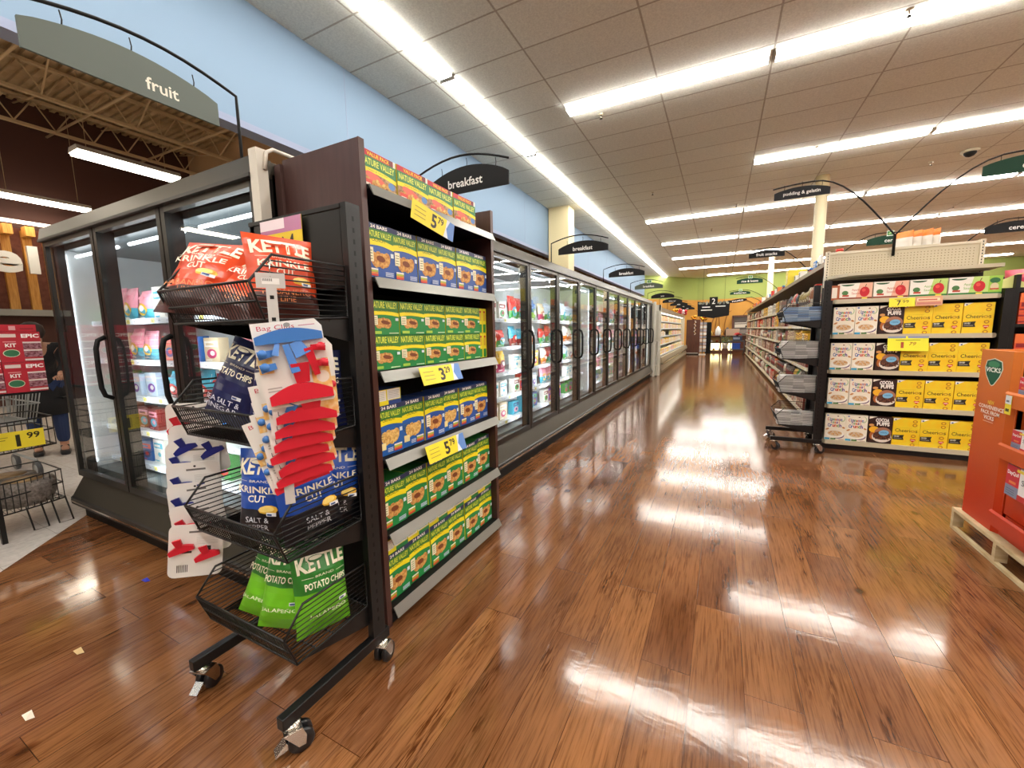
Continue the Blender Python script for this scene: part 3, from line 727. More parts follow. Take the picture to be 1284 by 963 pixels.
# price cards clipped to the price channels
def price_card(big, small, label, y, z, W=.315, H=.085, tilt=.35, rot=0):
    b = MB(); T = 0
    b.box(0, W, 0, .0015, 0, H, C('f2dc2a')); a = Art(b, front(W, H))
    a.rect(W*.80, 0, W, H, C('5a86c8')); a.poly([(W*.74, 0), (W*.86, 0), (W*.80, H*.5), (W*.88, H), (W*.80, H), (W*.78, H*.5)], C('dfe8ee'))
    a.text(big, W*.43, H*.12, W*.56, H*.86, C('26241c'), bold=.03); a.text(small, W*.58, H*.5, W*.72, H*.88, C('26241c'), bold=.02)
    for q in range(3): a.rect(W*.06, H*(.7-.22*q), W*.3, H*(.74-.22*q), C('a89a3a')); a.k -= 1
    o = b.build('price_card'); o.location = (NX+.024+H*math.sin(max(tilt, 0)), y, z); o.rotation_euler = (-tilt, R(rot), R(90))
    return tag(o, label, 'price card', 'yellow price cards on the brown unit')
def PC(*a, **k): return price_card(*a, **k)
PC('5', '79', 'yellow and blue price card reading 5.79 hanging under the value pack boxes', 1.45, 1.80, tilt=-.05, rot=9)
PC('3', '29', 'yellow and blue price card reading 3.29 under the two rows of green boxes', 1.455, 1.062, tilt=.35)
PC('5', '79', 'yellow and blue price card reading 5.79 under the fourth shelf of blue boxes', 1.475, .685, tilt=.3)

# ================================================================= WIRE BASKET RACKS
def caster(parent, x, y, ztop, rz, brake=True):
    t = bpy.data.objects.new('caster', None); col.objects.link(t); t.parent = parent; t.location = (x, y, 0); t.rotation_euler = (0, 0, rz)
    b = MB(); r = .038
    for dx in (-.016, .016):
        b.lathe([(.012, -.009), (r-.004, -.010), (r, -.006), (r, .006), (r-.004, .010), (.012, .009)], M_RUB, 20)
    # rotate wheels upright
    n = len(b.v)//2
    nv = []
    for k, (x_, y_, z_) in enumerate(b.v):
        off = -.017 if k < n else .017
        nv.append((z_+off, y_+.022, x_+r))
    b.v = nv
    b.cyl((-.03, .022, r), (.03, .022, r), .007, M_CHROME, n=8)
    b.build('wheel', t)
    b = MB()
    for s in (-1, 1):
        b.prism([(.032, r-.008), (.012, r-.008), (-.026, .088), (.026, .088), (.036, .06)], 0, s*.031-.0015, s*.031+.0015, M_CHROME)
    b.box(-.032, .032, -.026, .026, .086, .091, M_CHROME)
    b.cyl((0, 0, .091), (0, 0, .101), .026, M_CHROME, n=16); b.cyl((0, 0, .1), (0, 0, ztop), .007, M_CHROME, n=8)
    b.build('fork', t)
    if brake:
        b = MB(); b.prism([(-.005, .03), (-.05, .018), (-.052, .024), (-.02, .05)], 0, -.016, .016, M_CHROME); b.build('brake_lever', t)
def rack_basket(parent, z):
    """wire basket, front at y=-.355, back at y=-.03, x -.245...245; z is the floor of the basket"""
    b = MB(); x0, x1 = -.247, .247; rr = .0042
    F0 = (-.325, z); F1 = (-.36, z+.105); S1 = (-.29, z+.185); B1 = (-.035, z+.185); B0 = (-.035, z+.012)
    for x in (x0, x1):
        b.tube([(x, F0[0], F0[1]), (x, F1[0], F1[1]), (x, S1[0], S1[1]), (x, B1[0], B1[1]), (x, B0[0], B0[1])], rr, M_BLACK, 6, closed=True)
        zz = z+.014
        n = 11
        for i in range(1, n):
            q = i/n; zq = z+.185*q
            yf = F0[0]+(F1[0]-F0[0])*min(1, (zq-z)/.105) if zq <= z+.105 else F1[0]+(S1[0]-F1[0])*((zq-z-.105)/.08)
            b.tube([(x, yf, zq), (x, -.035, max(zq, z+.012))], .0022, M_BLACK, 4)
    for (y, zq) in (F0, F1, ((F0[0]+F1[0])/2, z+.052)):
        b.tube([(x0, y, zq), (x1, y, zq)], rr, M_BLACK, 6)
    b.tube([(x0, B0[0], B0[1]), (x1, B0[0], B0[1])], rr, M_BLACK, 6)
    n = 34
    for i in range(1, n):
        x = x0+(x1-x0)*i/n
        b.tube([(x, F1[0], F1[1]), (x, F0[0], F0[1]), (x, B0[0], B0[1])], .0021, M_BLACK, 4)
    for q in (.25, .5, .75):
        y = F0[0]+(B0[0]-F0[0])*q; b.tube([(x0, y, z-.003), (x1, y, z-.0)], .003, M_BLACK, 4)
    o = b.build('basket', parent)
    b = MB()
    for x in (x0+.004, x1-.004):
        b = MB(); b.prism([(-.30, z-.004), (-.03, z-.07), (-.03, z+.012)], 0, x-.0015, x+.0015, M_BLACK); b.build('side_bracket', o)
    return o
RZ = (1.345, .965, .61, .265)
def wire_rack(label, loc, rz, header=True):
    T = thing('basket_rack', label, 'basket rack', loc, rz)
    for x in (-.252, .252):
        b = MB(); b.box(x-.014, x+.014, -.03, .03, .125, 1.74, M_BLACK)
        for k in range(40):
            zz = .2+k*.038
            b.box(x+(.0141 if x > 0 else -.0144), x+(.0144 if x > 0 else -.0141), -.006, .002, zz, zz+.016, M_BLKM)
        b.build('post', T)
        b = MB(); b.box(x-.016, x+.016, -.40, .05, .102, .142, M_BLACK); b.build('foot_bar', T, bevel=.003)
        caster(T, x, -.365, .105, R(20) if x < 0 else R(-25)); caster(T, x, .015, .105, R(15), False)
    b = MB(); b.box(-.25, .25, -.012, .012, .18, .25, M_BLACK); b.box(-.25, .25, -.012, .012, .9, .94, M_BLACK); b.box(-.236, .236, .006, .014, .25, 1.5, M_BLKM); b.build('back_panel', T)
    if header:
        b = MB(); b.box(-.262, .236, -.03, .012, 1.46, 1.725, M_BLACK); b.box(-.268, .24, -.034, .014, 1.722, 1.738, M_BLACK); b.build('header', T, bevel=.002)
    for z in RZ: rack_basket(T, z)
    return T
RX, RY = -1.40, 1.05
RK = wire_rack('black wheeled wire basket rack holding chip bags, in front of the brown unit', (RX, RY, 0), 0)
b = MB(); W, H = .235, .36; b.box(0, W, 0, .002, 0, H, C('e8cf30')); a = Art(b, front(W, H)); a.rect(0, H*.86, W, H, C('b878a0', .25)); a.rect(0, H*.9, W*.6, H, C('e8dce4', .25))
a.text('2', W*.30, H*.66, W*.42, H*.80, C('2c2a20'), bold=.02); a.text('$', W*.5, H*.70, W*.58, H*.82, C('2c2a20')); a.text('4', W*.66, H*.66, W*.82, H*.83, C('2c2a20'), bold=.03); a.rect(W*.72, H*.55, W*.92, H*.565, C('8a7a20')); a.rect(W*.72, H*.52, W*.9, H*.53, C('8a7a20'))
b.build('promotion_sign'); o = bpy.data.objects['promotion_sign']; o.location = (RX-.175, RY-.045, 1.365); tag(o, 'yellow promotion sign with purple top fixed to the rack header', 'sign')

# ---- chip bags
def chip_art(words, flavor, col1, logo='f0ead0', potato=True):
    def f(a, w, h):
        a.text('KETTLE', w*.06, h*.73, w*.94, h*.90, C(logo), bold=.035, arc=h*.02); a.ell(w*.4, h*.87, w*.14, h*.035, C(col1), 10); a.ell(w*.4, h*.88, w*.12, h*.02, C(logo), 10)
        a.text('BRAND', w*.33, h*.675, w*.67, h*.70, C(logo)); a.rect(w*.1, h*.685, w*.29, h*.689, C(logo)); a.rect(w*.71, h*.685, w*.9, h*.689, C(logo))
        v = h*.64
        for t_ in words:
            hh = h*.075; a.text(t_, w*.12, v-hh, w*.88, v, C(logo), bold=.02, fit=(len(t_) > 6)); v -= hh*1.28
        v = h*.30
        for t_, c_ in flavor:
            hh = h*.06; a.text(t_, w*.15, v-hh, w*.85, v, C(c_), fit=(len(t_) > 6)); v -= hh*1.35
        if potato:
            a.ell(w*.72, h*.40, w*.15, h*.05, C('e8b83a'), 10); a.ell(w*.70, h*.41, w*.12, h*.035, C('f2d878'), 10)
        a.rect(w*.7, h*.335, w*.86, h*.375, C('e8ecf0')); a.rect(w*.72, h*.345, w*.8, h*.365, C('3a5a90'))
    return f
SHN = .28
def chipbag(kind):
    o_ = lambda c: mat('foil_'+c, c, SHN, spec=.6)
    if kind == 'habanero': return bag_mesh(.235, .31, .085, [(.30, o_('4a221c')), (1, o_('d8491c'))], chip_art(['KRINKLE', 'CUT'], [('HABANERO', 'e08a50'), ('LIME', 'e08a50')], 'd8491c'), 'chip_bag', seed=3)
    if kind == 'navy': return bag_mesh(.2, .30, .08, [(1, o_('1a2250'))], chip_art(['POTATO CHIPS'], [('SEA SALT &', 'dfe2ee'), ('VINEGAR', 'dfe2ee')], '1a2250', potato=False), 'chip_bag', seed=5)
    if kind == 'pepper': return bag_mesh(.2, .30, .08, [(.36, o_('15161e')), (1, o_('1a50b4'))], chip_art(['KRINKLE', 'CUT'], [('SALT &', 'c8ccd4'), ('PEPPER', 'c8ccd4')], '1a50b4'), 'chip_bag', seed=8)
    if kind == 'jalapeno': return bag_mesh(.185, .30, .08, [(.50, o_('6ebc22')), (.86, o_('2c7a2c')), (1, o_('24682a'))], chip_art(['POTATO CHIPS'], [('JALAPE\u00d1O', 'f2f4dc')], '24682a', potato=False), 'chip_bag', seed=11)
def with_jal():
    o = chipbag('jalapeno'); return o
def bag(kind, x, y, z, rx, ry, rz, label, s=1):
    o = ST.place(('chip', kind), lambda: chipbag(kind), label, 'chip bag', (x, y, z), 0, 'chip bags on the rack', rot=(R(rx), R(ry), R(rz)))
    o.scale = (s, s, s); return o
# top basket: orange bags
zt = RZ[0]+.012
bag('habanero', -1.57, .735, zt+.02, -34, 4, 28, 'orange chip bag lying back at the left of the top basket, its front facing up')
bag('habanero', -1.45, .79, zt+.0, -42, 16, 34, 'orange chip bag in the middle of the top basket, half behind another', .92)
bag('habanero', -1.235, .845, zt-.004, -12, 2, 70, 'orange chip bag standing at the right side of the top basket', .86)
bag('habanero', -1.36, .93, zt, -16, -4, 40, 'orange chip bag at the back of the top basket, mostly hidden', .95)
# second basket: navy bags
zt = RZ[1]+.012
bag('navy', -1.555, .80, zt+.02, -14, 20, 14, 'navy chip bag leaning to the right in the second basket')
bag('navy', -1.30, .83, zt, -14, 4, 35, 'navy chip bag behind the hanging clip cards in the second basket')
bag('navy', -1.225, .93, zt, -6, 0, 65, 'navy chip bag at the back right corner of the second basket', .9)
# third basket: blue bags
zt = RZ[2]+.012
bag('pepper', -1.345, .785, zt, -4, 4, 24, 'bright blue chip bag standing upright at the front of the third basket')
bag('pepper', -1.205, .865, zt, -5, -5, 76, 'bright blue chip bag at the right side of the third basket, nearer one')
bag('pepper', -1.235, .96, zt, -4, 4, 60, 'bright blue chip bag at the right side of the third basket, rear one')
# bottom basket: green bags
zt = RZ[3]+.012
bag('jalapeno', -1.465, .80, zt, -18, 12, 16, 'green chip bag at the left of the bottom basket')
bag('jalapeno', -1.33, .80, zt, -14, 6, 26, 'green chip bag in the middle of the bottom basket')
bag('jalapeno', -1.20, .865, zt, -8, 2, 74, 'green chip bag at the right side of the bottom basket')
bag('jalapeno', -1.30, .93, zt, -6, 0, 45, 'green chip bag standing behind the others in the bottom basket')
def jal_text():
    me = bpy.data.objects[[o.name for o in bpy.data.objects if o.get('label', '') == 'green chip bag at the left of the bottom basket'][0]].data

# ---- bag clip cards
BLU, RED = mat('blue_clip_plastic', '3f7cc8', .35), mat('red_clip_plastic', 'd21f34', .35)
NAVY = mat('navy_clip_plastic', '1a2a80', .35)
def long_clip(b, cx, cz, W, m, y=-.006, bow=.012, th=.017):
    n = 10; top = []; bot = []
    for i in range(n+1):
        q = i/n; x = cx+W*(q-.5); s = math.sin(math.pi*q)
        top.append((x, cz+th*.35+bow*s+th*.3*s)); bot.append((x, cz-th*.35+bow*s*.35-th*.1*s))
    vs = []; 
    for d in (y, y-.016): vs += [(x, d+(.005 if d < y else 0), z) for x, z in bot]+[(x, d+(.005 if d < y else 0), z) for x, z in top]
    N = n+1; fs = []
    for i in range(n): fs += [(2*N+i, 2*N+i+1, 3*N+i+1, 3*N+i), (N+i, 3*N+i, 3*N+i+1, N+i+1), (i, i+1, 2*N+i+1, 2*N+i)]
    fs += [(0, 2*N, 3*N, N), (n, N+n, 3*N+n, 2*N+n)]
    b.add(vs, fs, m)
def clip_lever(b, x0, z0, x1, z1, w, m, y=-.006):
    d = Vector((x1-x0, 0, z1-z0)); p = Vector((-d.z, 0, d.x)).normalized()*w/2
    a, c = Vector((x0, y, z0)), Vector((x1, y-.012, z1))
    vs = [a-p*.7, a+p*.7, c+p, c-p]; vs2 = [v+Vector((0, -.008, 0)) for v in vs]
    b.add(vs+vs2, [(3, 2, 1, 0), (4, 5, 6, 7), (0, 1, 5, 4), (1, 2, 6, 5), (2, 3, 7, 6), (3, 0, 4, 7)], m)
def clip_card(full=True):
    T = thing('clip_card', 'x', 'clip card')
    W, H = .165, .225
    b = MB(); x0 = -W/2
    pts = [(x0+.004, -H), (x0+W-.004, -H), (x0+W, -H+.004), (x0+W, -.02), (x0+W-.015, 0), (x0+.0, 0), (x0, -.004), (x0, -H+.004)]
    b.prism(pts, 1, -.0008, .0008, mat('white_card', 'eceae4', .5))
    a = Art(b, front(W, H, -.0008, x0, -H), .0002)
    a.text('Bag Clips', W*.08, H*.895, W*.6, H*.965, C('c83048')); a.rect(W*.66, H*.93, W*.9, H*.94, C('c88090'))
    a.ell(W*.5, H*.955, .008, .006, C('9a9690')); a.rect(W*.72, H*.04, W, H*.52, mat('chip_print', 'e8b050', .5, noise=('f0d8a0', 60)))
    a.ell(W*.88, H*.3, W*.10, W*.10, C('e8e0d0')); a.rect(W*.0, H*.42, W*.2, H*.62, mat('chip_print')); a.rect(W*.06, H*.2, W*.3, H*.215, C('b8b4ae')); a.rect(W*.06, H*.235, W*.26, H*.25, C('b8b4ae')); a.text('L', W*.08, H*.10, W*.12, H*.15, C('3a3a3a'))
    b.build('card', T)
    if not full:     # cards further back: only their lower clips show past the front card
        def one_(nm, fn): b = MB(); fn(b); return b.build(nm, T)
        one_('small_clip', lambda b: b.cyl((-.072, -.001, -.15), (-.072, -.008, -.15), .010, BLU, n=10)); one_('small_clip', lambda b: b.cyl((-.072, -.001, -.10), (-.072, -.008, -.10), .010, BLU, n=10))
        one_('wide_clip', lambda b: clip_lever(b, -.045, -.198, -.03, -.172, .026, BLU, y=-.001)); one_('wide_clip', lambda b: clip_lever(b, .015, -.205, .012, -.172, .05, RED, y=-.001))
        one_('long_clip', lambda b: long_clip(b, .000, -.216, .150, RED, y=-.003, bow=.016, th=.026)); one_('small_clip', lambda b: b.cyl((.072, -.001, -.13), (.072, -.008, -.13), .010, RED, n=10))
        return T
    def one(nm, fn): b = MB(); fn(b); return b.build(nm, T)
    one('long_clip', lambda b: long_clip(b, 0, -.045, .158, BLU, bow=.008, th=.028))
    one('wide_clip', lambda b: clip_lever(b, .01, -.055, .025, -.092, .040, BLU)); one('narrow_clip', lambda b: clip_lever(b, -.012, -.06, .0, -.135, .022, BLU)); one('narrow_clip', lambda b: clip_lever(b, -.03, -.055, -.04, -.085, .016, BLU))
    for z in (-.078, -.112): one('small_clip', lambda b: (clip_lever(b, -.042, z, -.078, z-.004, .022, BLU), b.cyl((-.068, -.006, z), (-.068, -.03, z), .011, BLU, n=10)))
    one('long_clip', lambda b: long_clip(b, .004, -.203, .152, RED, bow=.016, th=.034))
    one('wide_clip', lambda b: clip_lever(b, .012, -.165, .012, -.112, .046, RED)); one('narrow_clip', lambda b: clip_lever(b, .05, -.15, .038, -.075, .022, RED))
    for z in (-.075, -.118): one('small_clip', lambda b: (clip_lever(b, .045, z, .08, z-.003, .020, RED), b.cyl((.07, -.006, z), (.07, -.03, z), .011, RED, n=10)))
    return T
fx, fy = -1.02, .70
rzc = math.atan2(.85, .53)       # card normal turned towards the aisle
for i in range(8):
    off = (0, .012, .006, 0, -.012, .004, -.004, -.012)[i]
    rot = (R(-1), R(-7+(0, 3, 2, -2, -6, -10, -12, -14)[i]*.0), R(56+(0, 3, 1, -2, -4, 0, -3, -5)[i]))
    ang_ = (6, 2, 3, 6, 8, 12, 12, 16)[i]; off -= .2*math.sin(R(ang_-5))
    zc = 1.338-(.0, .048, .088, .127, .163, .203, .240, .262)[i]
    k_ = i*.019 if i else -.006
    o = ST.place('clipcard' if i == 0 else 'clipcardb', (lambda i=i: clip_card(i == 0)), 'white card with red and blue clips, %s from top of the right strip' % ORD[i], 'clip card', (fx+off*.56-k_*.75*.85, fy+off*.83+k_*.75*.53, zc), 0, 'bag clip cards on the right strip', rot=(0, (R(-6), R(-2), R(-3), R(-6), R(-8), R(-12), R(-12), R(-16))[i], R(56)))
# plastic strip with hang tag and hook
T = thing('hang_strip', 'white plastic hang strip hooked on the top basket, carrying the bag clip cards', 'hang strip', (-1.105, .72, 1.43), R(56))
b = MB(); b.prism([(-.035, -.0), (.035, -.0), (.035, .04), (-.035, .04)], 1, -.001, .001, mat('milky_plastic', 'c8c6c2', .3)); a = Art(b, front(.07, .04, -.001, -.035, 0)); a.rect(.014, .01, .056, .026, C('eeeeea'))
for q in range(8): a.rect(.016+.003*q, .018, .0175+.003*q, .025, C('3a3a3a')); a.k -= 1
b.build('hang_tag', T)
b = MB(); b.box(-.013, .013, -.001, .001, -.62, 0, MATS['milky_plastic'])
for q in range(9): b.box(-.005, .005, -.0016, .0016, -.03-.06*q, -.02-.06*q, M_BLKM)
b.build('strip', T)
b = MB(); b.tube([(0, 0, .03), (.0, .004, .055), (.004, .008, .072), (.002, .02, .078), (-.004, .026, .07)], .0016, M_CHROME, 5); b.build('hook', T)
# left strip: white rounded cards with pairs of red or navy clips
def round_card(m):
    T = thing('clip_card', 'x', 'clip card'); W, H = .165, .205; b = MB(); r = .022; pts = []
    for cx, cz, a0 in ((W/2-r, -H+r, -90), (W/2-r, -r, 0), (-W/2+r, -r, 90), (-W/2+r, -H+r, 180)):
        for k in range(5): pts.append((cx+r*math.cos(R(a0+22.5*k)), cz+r*math.sin(R(a0+22.5*k))))
    b.prism(pts, 1, -.0008, .0008, mat('white_card')); a = Art(b, front(W, H, -.0008, -W/2, -H), .0002)
    a.rect(W*.36, H*.84, W*.72, H*.875, C('6e6c68')); a.ell(W*.52, H*.92, .004, .004, C('2a2a2a'))
    for q in range(5): a.rect(W*.5, H*(.62+.03*q), W*.9, H*(.628+.03*q), C('c4c2bc')); a.k -= 1
    for q in range(7): a.rect(W*(.16+.03*q), H*.1, W*(.175+.03*q), H*.24, C('3a3a3a')); a.k -= 1
    for dx in (.02, .5): a.rect(W*(.12+dx*.9), H*.46, W*(.40+dx*.9), H*.5, C('20201e')); a.rect(W*(.2+dx*.9), H*.46, W*(.32+dx*.9), H*.58, C('20201e'))
    b.build('card', T)
    for cx, cz in ((-.042, -.095), (.036, -.125)):
        b = MB(); b.M = Matrix.Translation((cx, .003, cz)) @ Matrix.Rotation(R(-20), 4, 'Y'); long_clip(b, 0, 0, .078, m, bow=.006, th=.022); clip_lever(b, 0, 0, .002, .048, .026, m); b.build('bag_clip', T)
    return T
for i, m in enumerate([RED, NAVY, NAVY, NAVY, NAVY, RED, RED]):
    key = 'round'+m.name
    z = (1.052, .98, .908, .836, .764, .692, .62)[i]
    o = ST.place(key, lambda m=m: round_card(m), 'white rounded card with %s clips, %s from top of the left strip' % ('red' if m is RED else 'navy', ORD[i]), 'clip card',
                 (-1.69-(6-i)*.0158+(.0, .012, -.004, -.006, -.01, 0, .008)[i], .735+(6-i)*.0124, z), 0, 'bag clip cards on the left strip', rot=(R(3), R((2, -5, 4, 2, 0, -4, 8)[i]), R(52)))

# ================================================================= CEREAL END CAP AND THE LONG RIGHT-HAND GONDOLA
EY = 5.30; EX1, EX2 = .985, 2.245
T = thing('end_cap_shelving', 'beige and black end-cap shelving with pegboard header, holding cereal boxes', 'shelf unit', (1.6, 5.5, 0))
def emb():
    b = MB(); b.M = Matrix.Translation((-1.6, -5.5, 0)); return b
b = emb(); b.box(EX1, EX1+.03, EY+.02, 5.72, .0, 1.56, M_BLACK); b.build('side_post', T)
b = emb(); b.box(EX2-.01, EX2+.05, EY-.01, 5.72, .0, 1.60, M_BLACK); b.build('side_post', T)
b = emb(); b.box(EX1, EX2, 5.70, 5.74, .0, 1.84, mat('dark_pegboard', '2a2622', .6)); b.build('back_panel', T)
b = emb(); b.box(EX1+.03, EX2-.03, EY+.03, 5.7, .0, .03, M_BLKM); b.box(EX1-.0, EX2, EY+.015, EY+.06, 0, .055, M_BLACK); b.build('base', T)
CZ = (1.56, 1.205, .84, .475, .09)
for z in CZ:
    b = emb(); b.box(EX1+.03, EX2-.012, EY+.03, 5.70, z-.03, z, M_BEIGE)
    s_ = b.build('shelf', T)
    b = emb(); n = 6; poly = [(EX1+.035, EY+.06)]+[(EX1+.035+.03*(1-math.cos(R(90*i/n))), EY+.06-.06*math.sin(R(90*i/n))) for i in range(1, n+1)]
    poly += [(EX2-.05, EY), (EX2-.015, EY+.04), (EX2-.015, EY+.06)]
    b.prism(poly, 2, z-.036, z+.006, M_BEIGE); b.build('price_channel', s_)
b = emb(); b.box(EX1+.03, 2.20, 5.66, 5.70, 1.79, 2.09, M_BEIGE); b.box(EX1+.0, EX1+.035, 5.645, 5.70, 1.72, 2.10, mat('light_beige_metal', 'd6cdb6', .4)); b.box(2.18, 2.215, 5.645, 5.70, 1.79, 2.10, MATS['light_beige_metal'])
b.box(EX1+.03, 2.19, 5.65, 5.66, 2.065, 2.09, MATS['light_beige_metal'])
pg = b.build('pegboard_header', T)
b = emb(); hm = mat('peg_hole', '6a5c44', .8)
a = Art(b, lambda u, v, d: (EX1+.05+u, 5.66-d, 1.80+v))
for i in range(44):
    for j in range(9): a.rect(.012+i*.0254, .012+j*.0262, .012+i*.0254+.007, .012+j*.0262+.007, hm); a.k = 1
a = Art(b, lambda u, v, d: (u, 5.645-d, 1.74+v))
for j in range(12): 
    for x in (EX1+.014, 2.193): a.rect(x, .02+.028*j, x+.008, .036+.028*j, C('1a1a1a')); a.k = 1
b.build('peg_holes', pg)
b = emb(); b.prism([(EX1+.02, 5.66), (EX1+.14, EY+.06), (EX1+.24, EY+.02), (EX2-.02, EY+.02), (EX2+.02, 5.66)], 2, 1.80, 1.832, M_BEIGE); b.build('canopy_shelf', T)

def text_multi(a, s, u0, v0, u1, v1, cols, bold=.03):
    n = len(s); w = (u1-u0)/n
    for i, ch in enumerate(s):
        if ch == ' ': continue
        tall = ch in 'CTthid'; nar = .28 if ch in 'it' else .03; a.text(ch, u0+w*i+w*nar, v0, u0+w*(i+1)-w*nar, v1 if tall else v0+(v1-v0)*.74, C(cols[i % len(cols)]), bold=bold); a.k -= 1
    a.k += 1
CTC = ['c83038', '2a6ab0', '3a3a8a', '3f9a4a', 'd8702a', '7a3f90']
def cereal(kind):
    if kind == 'cinnamon':
        def f(a, w, h):
            a.rect(0, 0, w, h, C('efe6d2')); a.ell(w*.82, h*.84, w*.14, h*.12, C('b8c89a'), 12); a.ell(w*.80, h*.85, w*.11, h*.10, C('efe6d2'), 12)
            text_multi(a, 'Cinnamon', w*.1, h*.75, w*.82, h*.86, CTC); text_multi(a, 'Toast', w*.24, h*.64, w*.72, h*.75, CTC[2:]+CTC[:2]); text_multi(a, 'Crunch', w*.12, h*.51, w*.80, h*.64, ['1a50a0', '2a6ab0', 'c83038', 'd8702a', '3f9a4a', '5a3090'])
            a.ell(w*.60, h*.93, w*.05, h*.02, C('6a3a2a'), 8); a.ell(w*.12, h*.42, w*.1, h*.03, C('c8884a'), 8, rot=30); a.ell(w*.9, h*.5, w*.08, h*.03, C('c8884a'), 8, rot=-30)
            a.ell(w*.62, h*.20, w*.34, h*.13, C('6a4a78'), 14); a.ell(w*.50, h*.24, w*.44, h*.15, C('f4efe4'), 18); a.ell(w*.50, h*.27, w*.36, h*.11, C('d8c0a0'), 16)
            for k in range(9): a.ell(w*(.24+.065*k), h*(.27+.05*math.sin(k*1.9)), w*.07, h*.032, mat('cinnamon_square', 'b8743c', .6, noise=('e0b478', 80)), 4, rot=k*40)
            a.rect(0, 0, w*.26, h*.09, C('3aa0c8')); a.rect(w*.3, h*.03, w*.55, h*.08, C('4a7a3a')); a.rect(w*.7, h*.02, w*.95, h*.06, C('c8b0a0')); a.rect(w*.05, h*.93, w*.14, h*.97, C('3a6ab0'))
        return carton_mesh(.176, .06, .285, C('e8dfca'), f, 'cereal_box')
    if kind == 'cocoa':
        def f(a, w, h):
            a.rect(0, 0, w, h, C('2e1512')); a.poly([(0, h), (w*.35, h), (0, h*.9)], C('e8e0d0')); a.text('COCOA', w*.28, h*.80, w*.86, h*.93, C('f4efe8'), bold=.05, arc=h*.02); a.text('PUFFS', w*.34, h*.66, w*.88, h*.80, C('f4efe8'), bold=.05, arc=h*.01)
            a.ell(w*.2, h*.3, w*.14, h*.16, C('b0622a'), 10); a.ell(w*.12, h*.68, w*.12, h*.05, C('d89a5a'), 8); a.ell(w*.24, h*.52, w*.22, h*.12, C('f0b428'), 12)
            a.ell(w*.62, h*.42, w*.36, h*.2, C('a8745a'), 16); a.ell(w*.58, h*.26, w*.42, h*.2, C('e4d8cc'), 18); a.ell(w*.58, h*.31, w*.38, h*.16, C('5a3426'), 16); a.ell(w*.66, h*.42, w*.22, h*.10, C('7ab8dc'), 12, rot=8)
            a.text('100%', w*.52, h*.40, w*.8, h*.45, C('2a5a9a'))
            for k in range(16): a.ell(w*(.26+.045*k), h*(.24+.05*math.sin(k*2.3)), w*.04, w*.04, C('7a4a34' if k % 2 else '3a1c14'), 7); 
        return carton_mesh(.186, .06, .285, C('2e1512'), f, 'cereal_box')
    if kind == 'cheer':
        def f(a, w, h):
            a.rect(0, 0, w, h, mat('yellow_box_print', 'f2c418', .45, noise=('efd02c', 14))); a.poly([(0, h), (w*.30, h), (w*.05, h*.9), (0, h*.9)], C('f6f2e4')); a.rect(w*.05, h*.92, w*.11, h*.96, C('2a4a9a'))
            a.text('Cheeri', w*.09, h*.50, w*.64, h*.62, C('1e1a12'), bold=.005); a.text('s', w*.84, h*.50, w*.92, h*.585, C('1e1a12')); a.ell(w*.74, h*.545, w*.095, h*.04, C('b88a30'), 12); a.ell(w*.74, h*.545, w*.055, h*.02, C('f2c418'), 10)
            a.rect(w*.1, h*.655, w*.7, h*.66, C('b8921a'))
            a.poly([(w*.02, h*.38), (w*.44, h*.40), (w*.40, h*.31), (w*.44, h*.22), (w*.02, h*.22)], C('24221c')); a.text('CAN HELP', w*.06, h*.315, w*.26, h*.365, C('f0ece0'), bold=.03); a.rect(w*.06, h*.26, w*.36, h*.28, C('a8a08a'))
            for (x, y) in ((.80, .90), (.80, .77), (.78, .38), (.77, .06)): a.ell(w*x, h*y, w*.09, h*.055, C('b87a20'), 12); a.ell(w*x, h*y, w*.055, h*.03, C('f2c418'), 10)
            a.poly([(w*.77, h*.15), (w*.66, h*.25), (w*.70, h*.28), (w*.77, h*.265), (w*.84, h*.28), (w*.88, h*.25)], C('d84428')); a.rect(w*.70, h*.22, w*.84, h*.24, C('f4e6d8'))
        return carton_mesh(.203, .06, .285, C('eec01c'), f, 'cereal_box')
    if kind in ('apple1', 'apple2'):
        c = 'c8543a' if kind == 'apple1' else '7ab03a'
        def f(a, w, h):
            a.rect(0, 0, w, h, C('f0ebe0')); a.poly([(w*.5, 0), (w, 0), (w, h), (w*.62, h)], C('e8b49a' if kind == 'apple1' else 'bcd87a')); a.rect(0, 0, w, h*.14, C('8a3a22' if kind == 'apple1' else '2a7a34'))
            a.ell(w*.25, h*.93, w*.2, h*.1, C('2a5a34'), 10, 180, 360); a.text('Apple', w*.38, h*.5, w*.62, h*.66, C(c)); a.text('Sauce', w*.38, h*.32, w*.62, h*.46, C(c))
            a.ell(w*.18, h*.42, w*.1, h*.14, C('4a7a44')); a.rect(w*.1, h*.2, w*.3, h*.3, C('c04a3a')); a.ell(w*.77, h*.46, w*.15, h*.30, C('c8202c'), 14); a.ell(w*.74, h*.56, w*.06, h*.1, C('e05048'), 8); a.poly([(w*.77, h*.76), (w*.80, h*.92), (w*.82, h*.9), (w*.785, h*.75)], C('5a3a1c'))
            a.rect(w*.7, h*.02, w*.86, h*.12, C('f0d83a'))
        return carton_mesh(.268, .09, .165, C('eae4d6'), f, 'applesauce_carton')
    if kind == 'apple3':
        def f(a, w, h): a.rect(0, 0, w, h, C('9ac84a')); a.ell(w*.5, h*.75, w*.35, h*.15, C('2a6a3a')); a.ell(w*.5, h*.42, w*.28, h*.2, C('d8c8a0')); a.rect(0, 0, w, h*.12, C('2a7a34')); a.rect(w*.2, h*.25, w*.8, h*.33, C('c04a3a'))
        return carton_mesh(.10, .09, .165, C('8abc3e'), f, 'applesauce_carton')
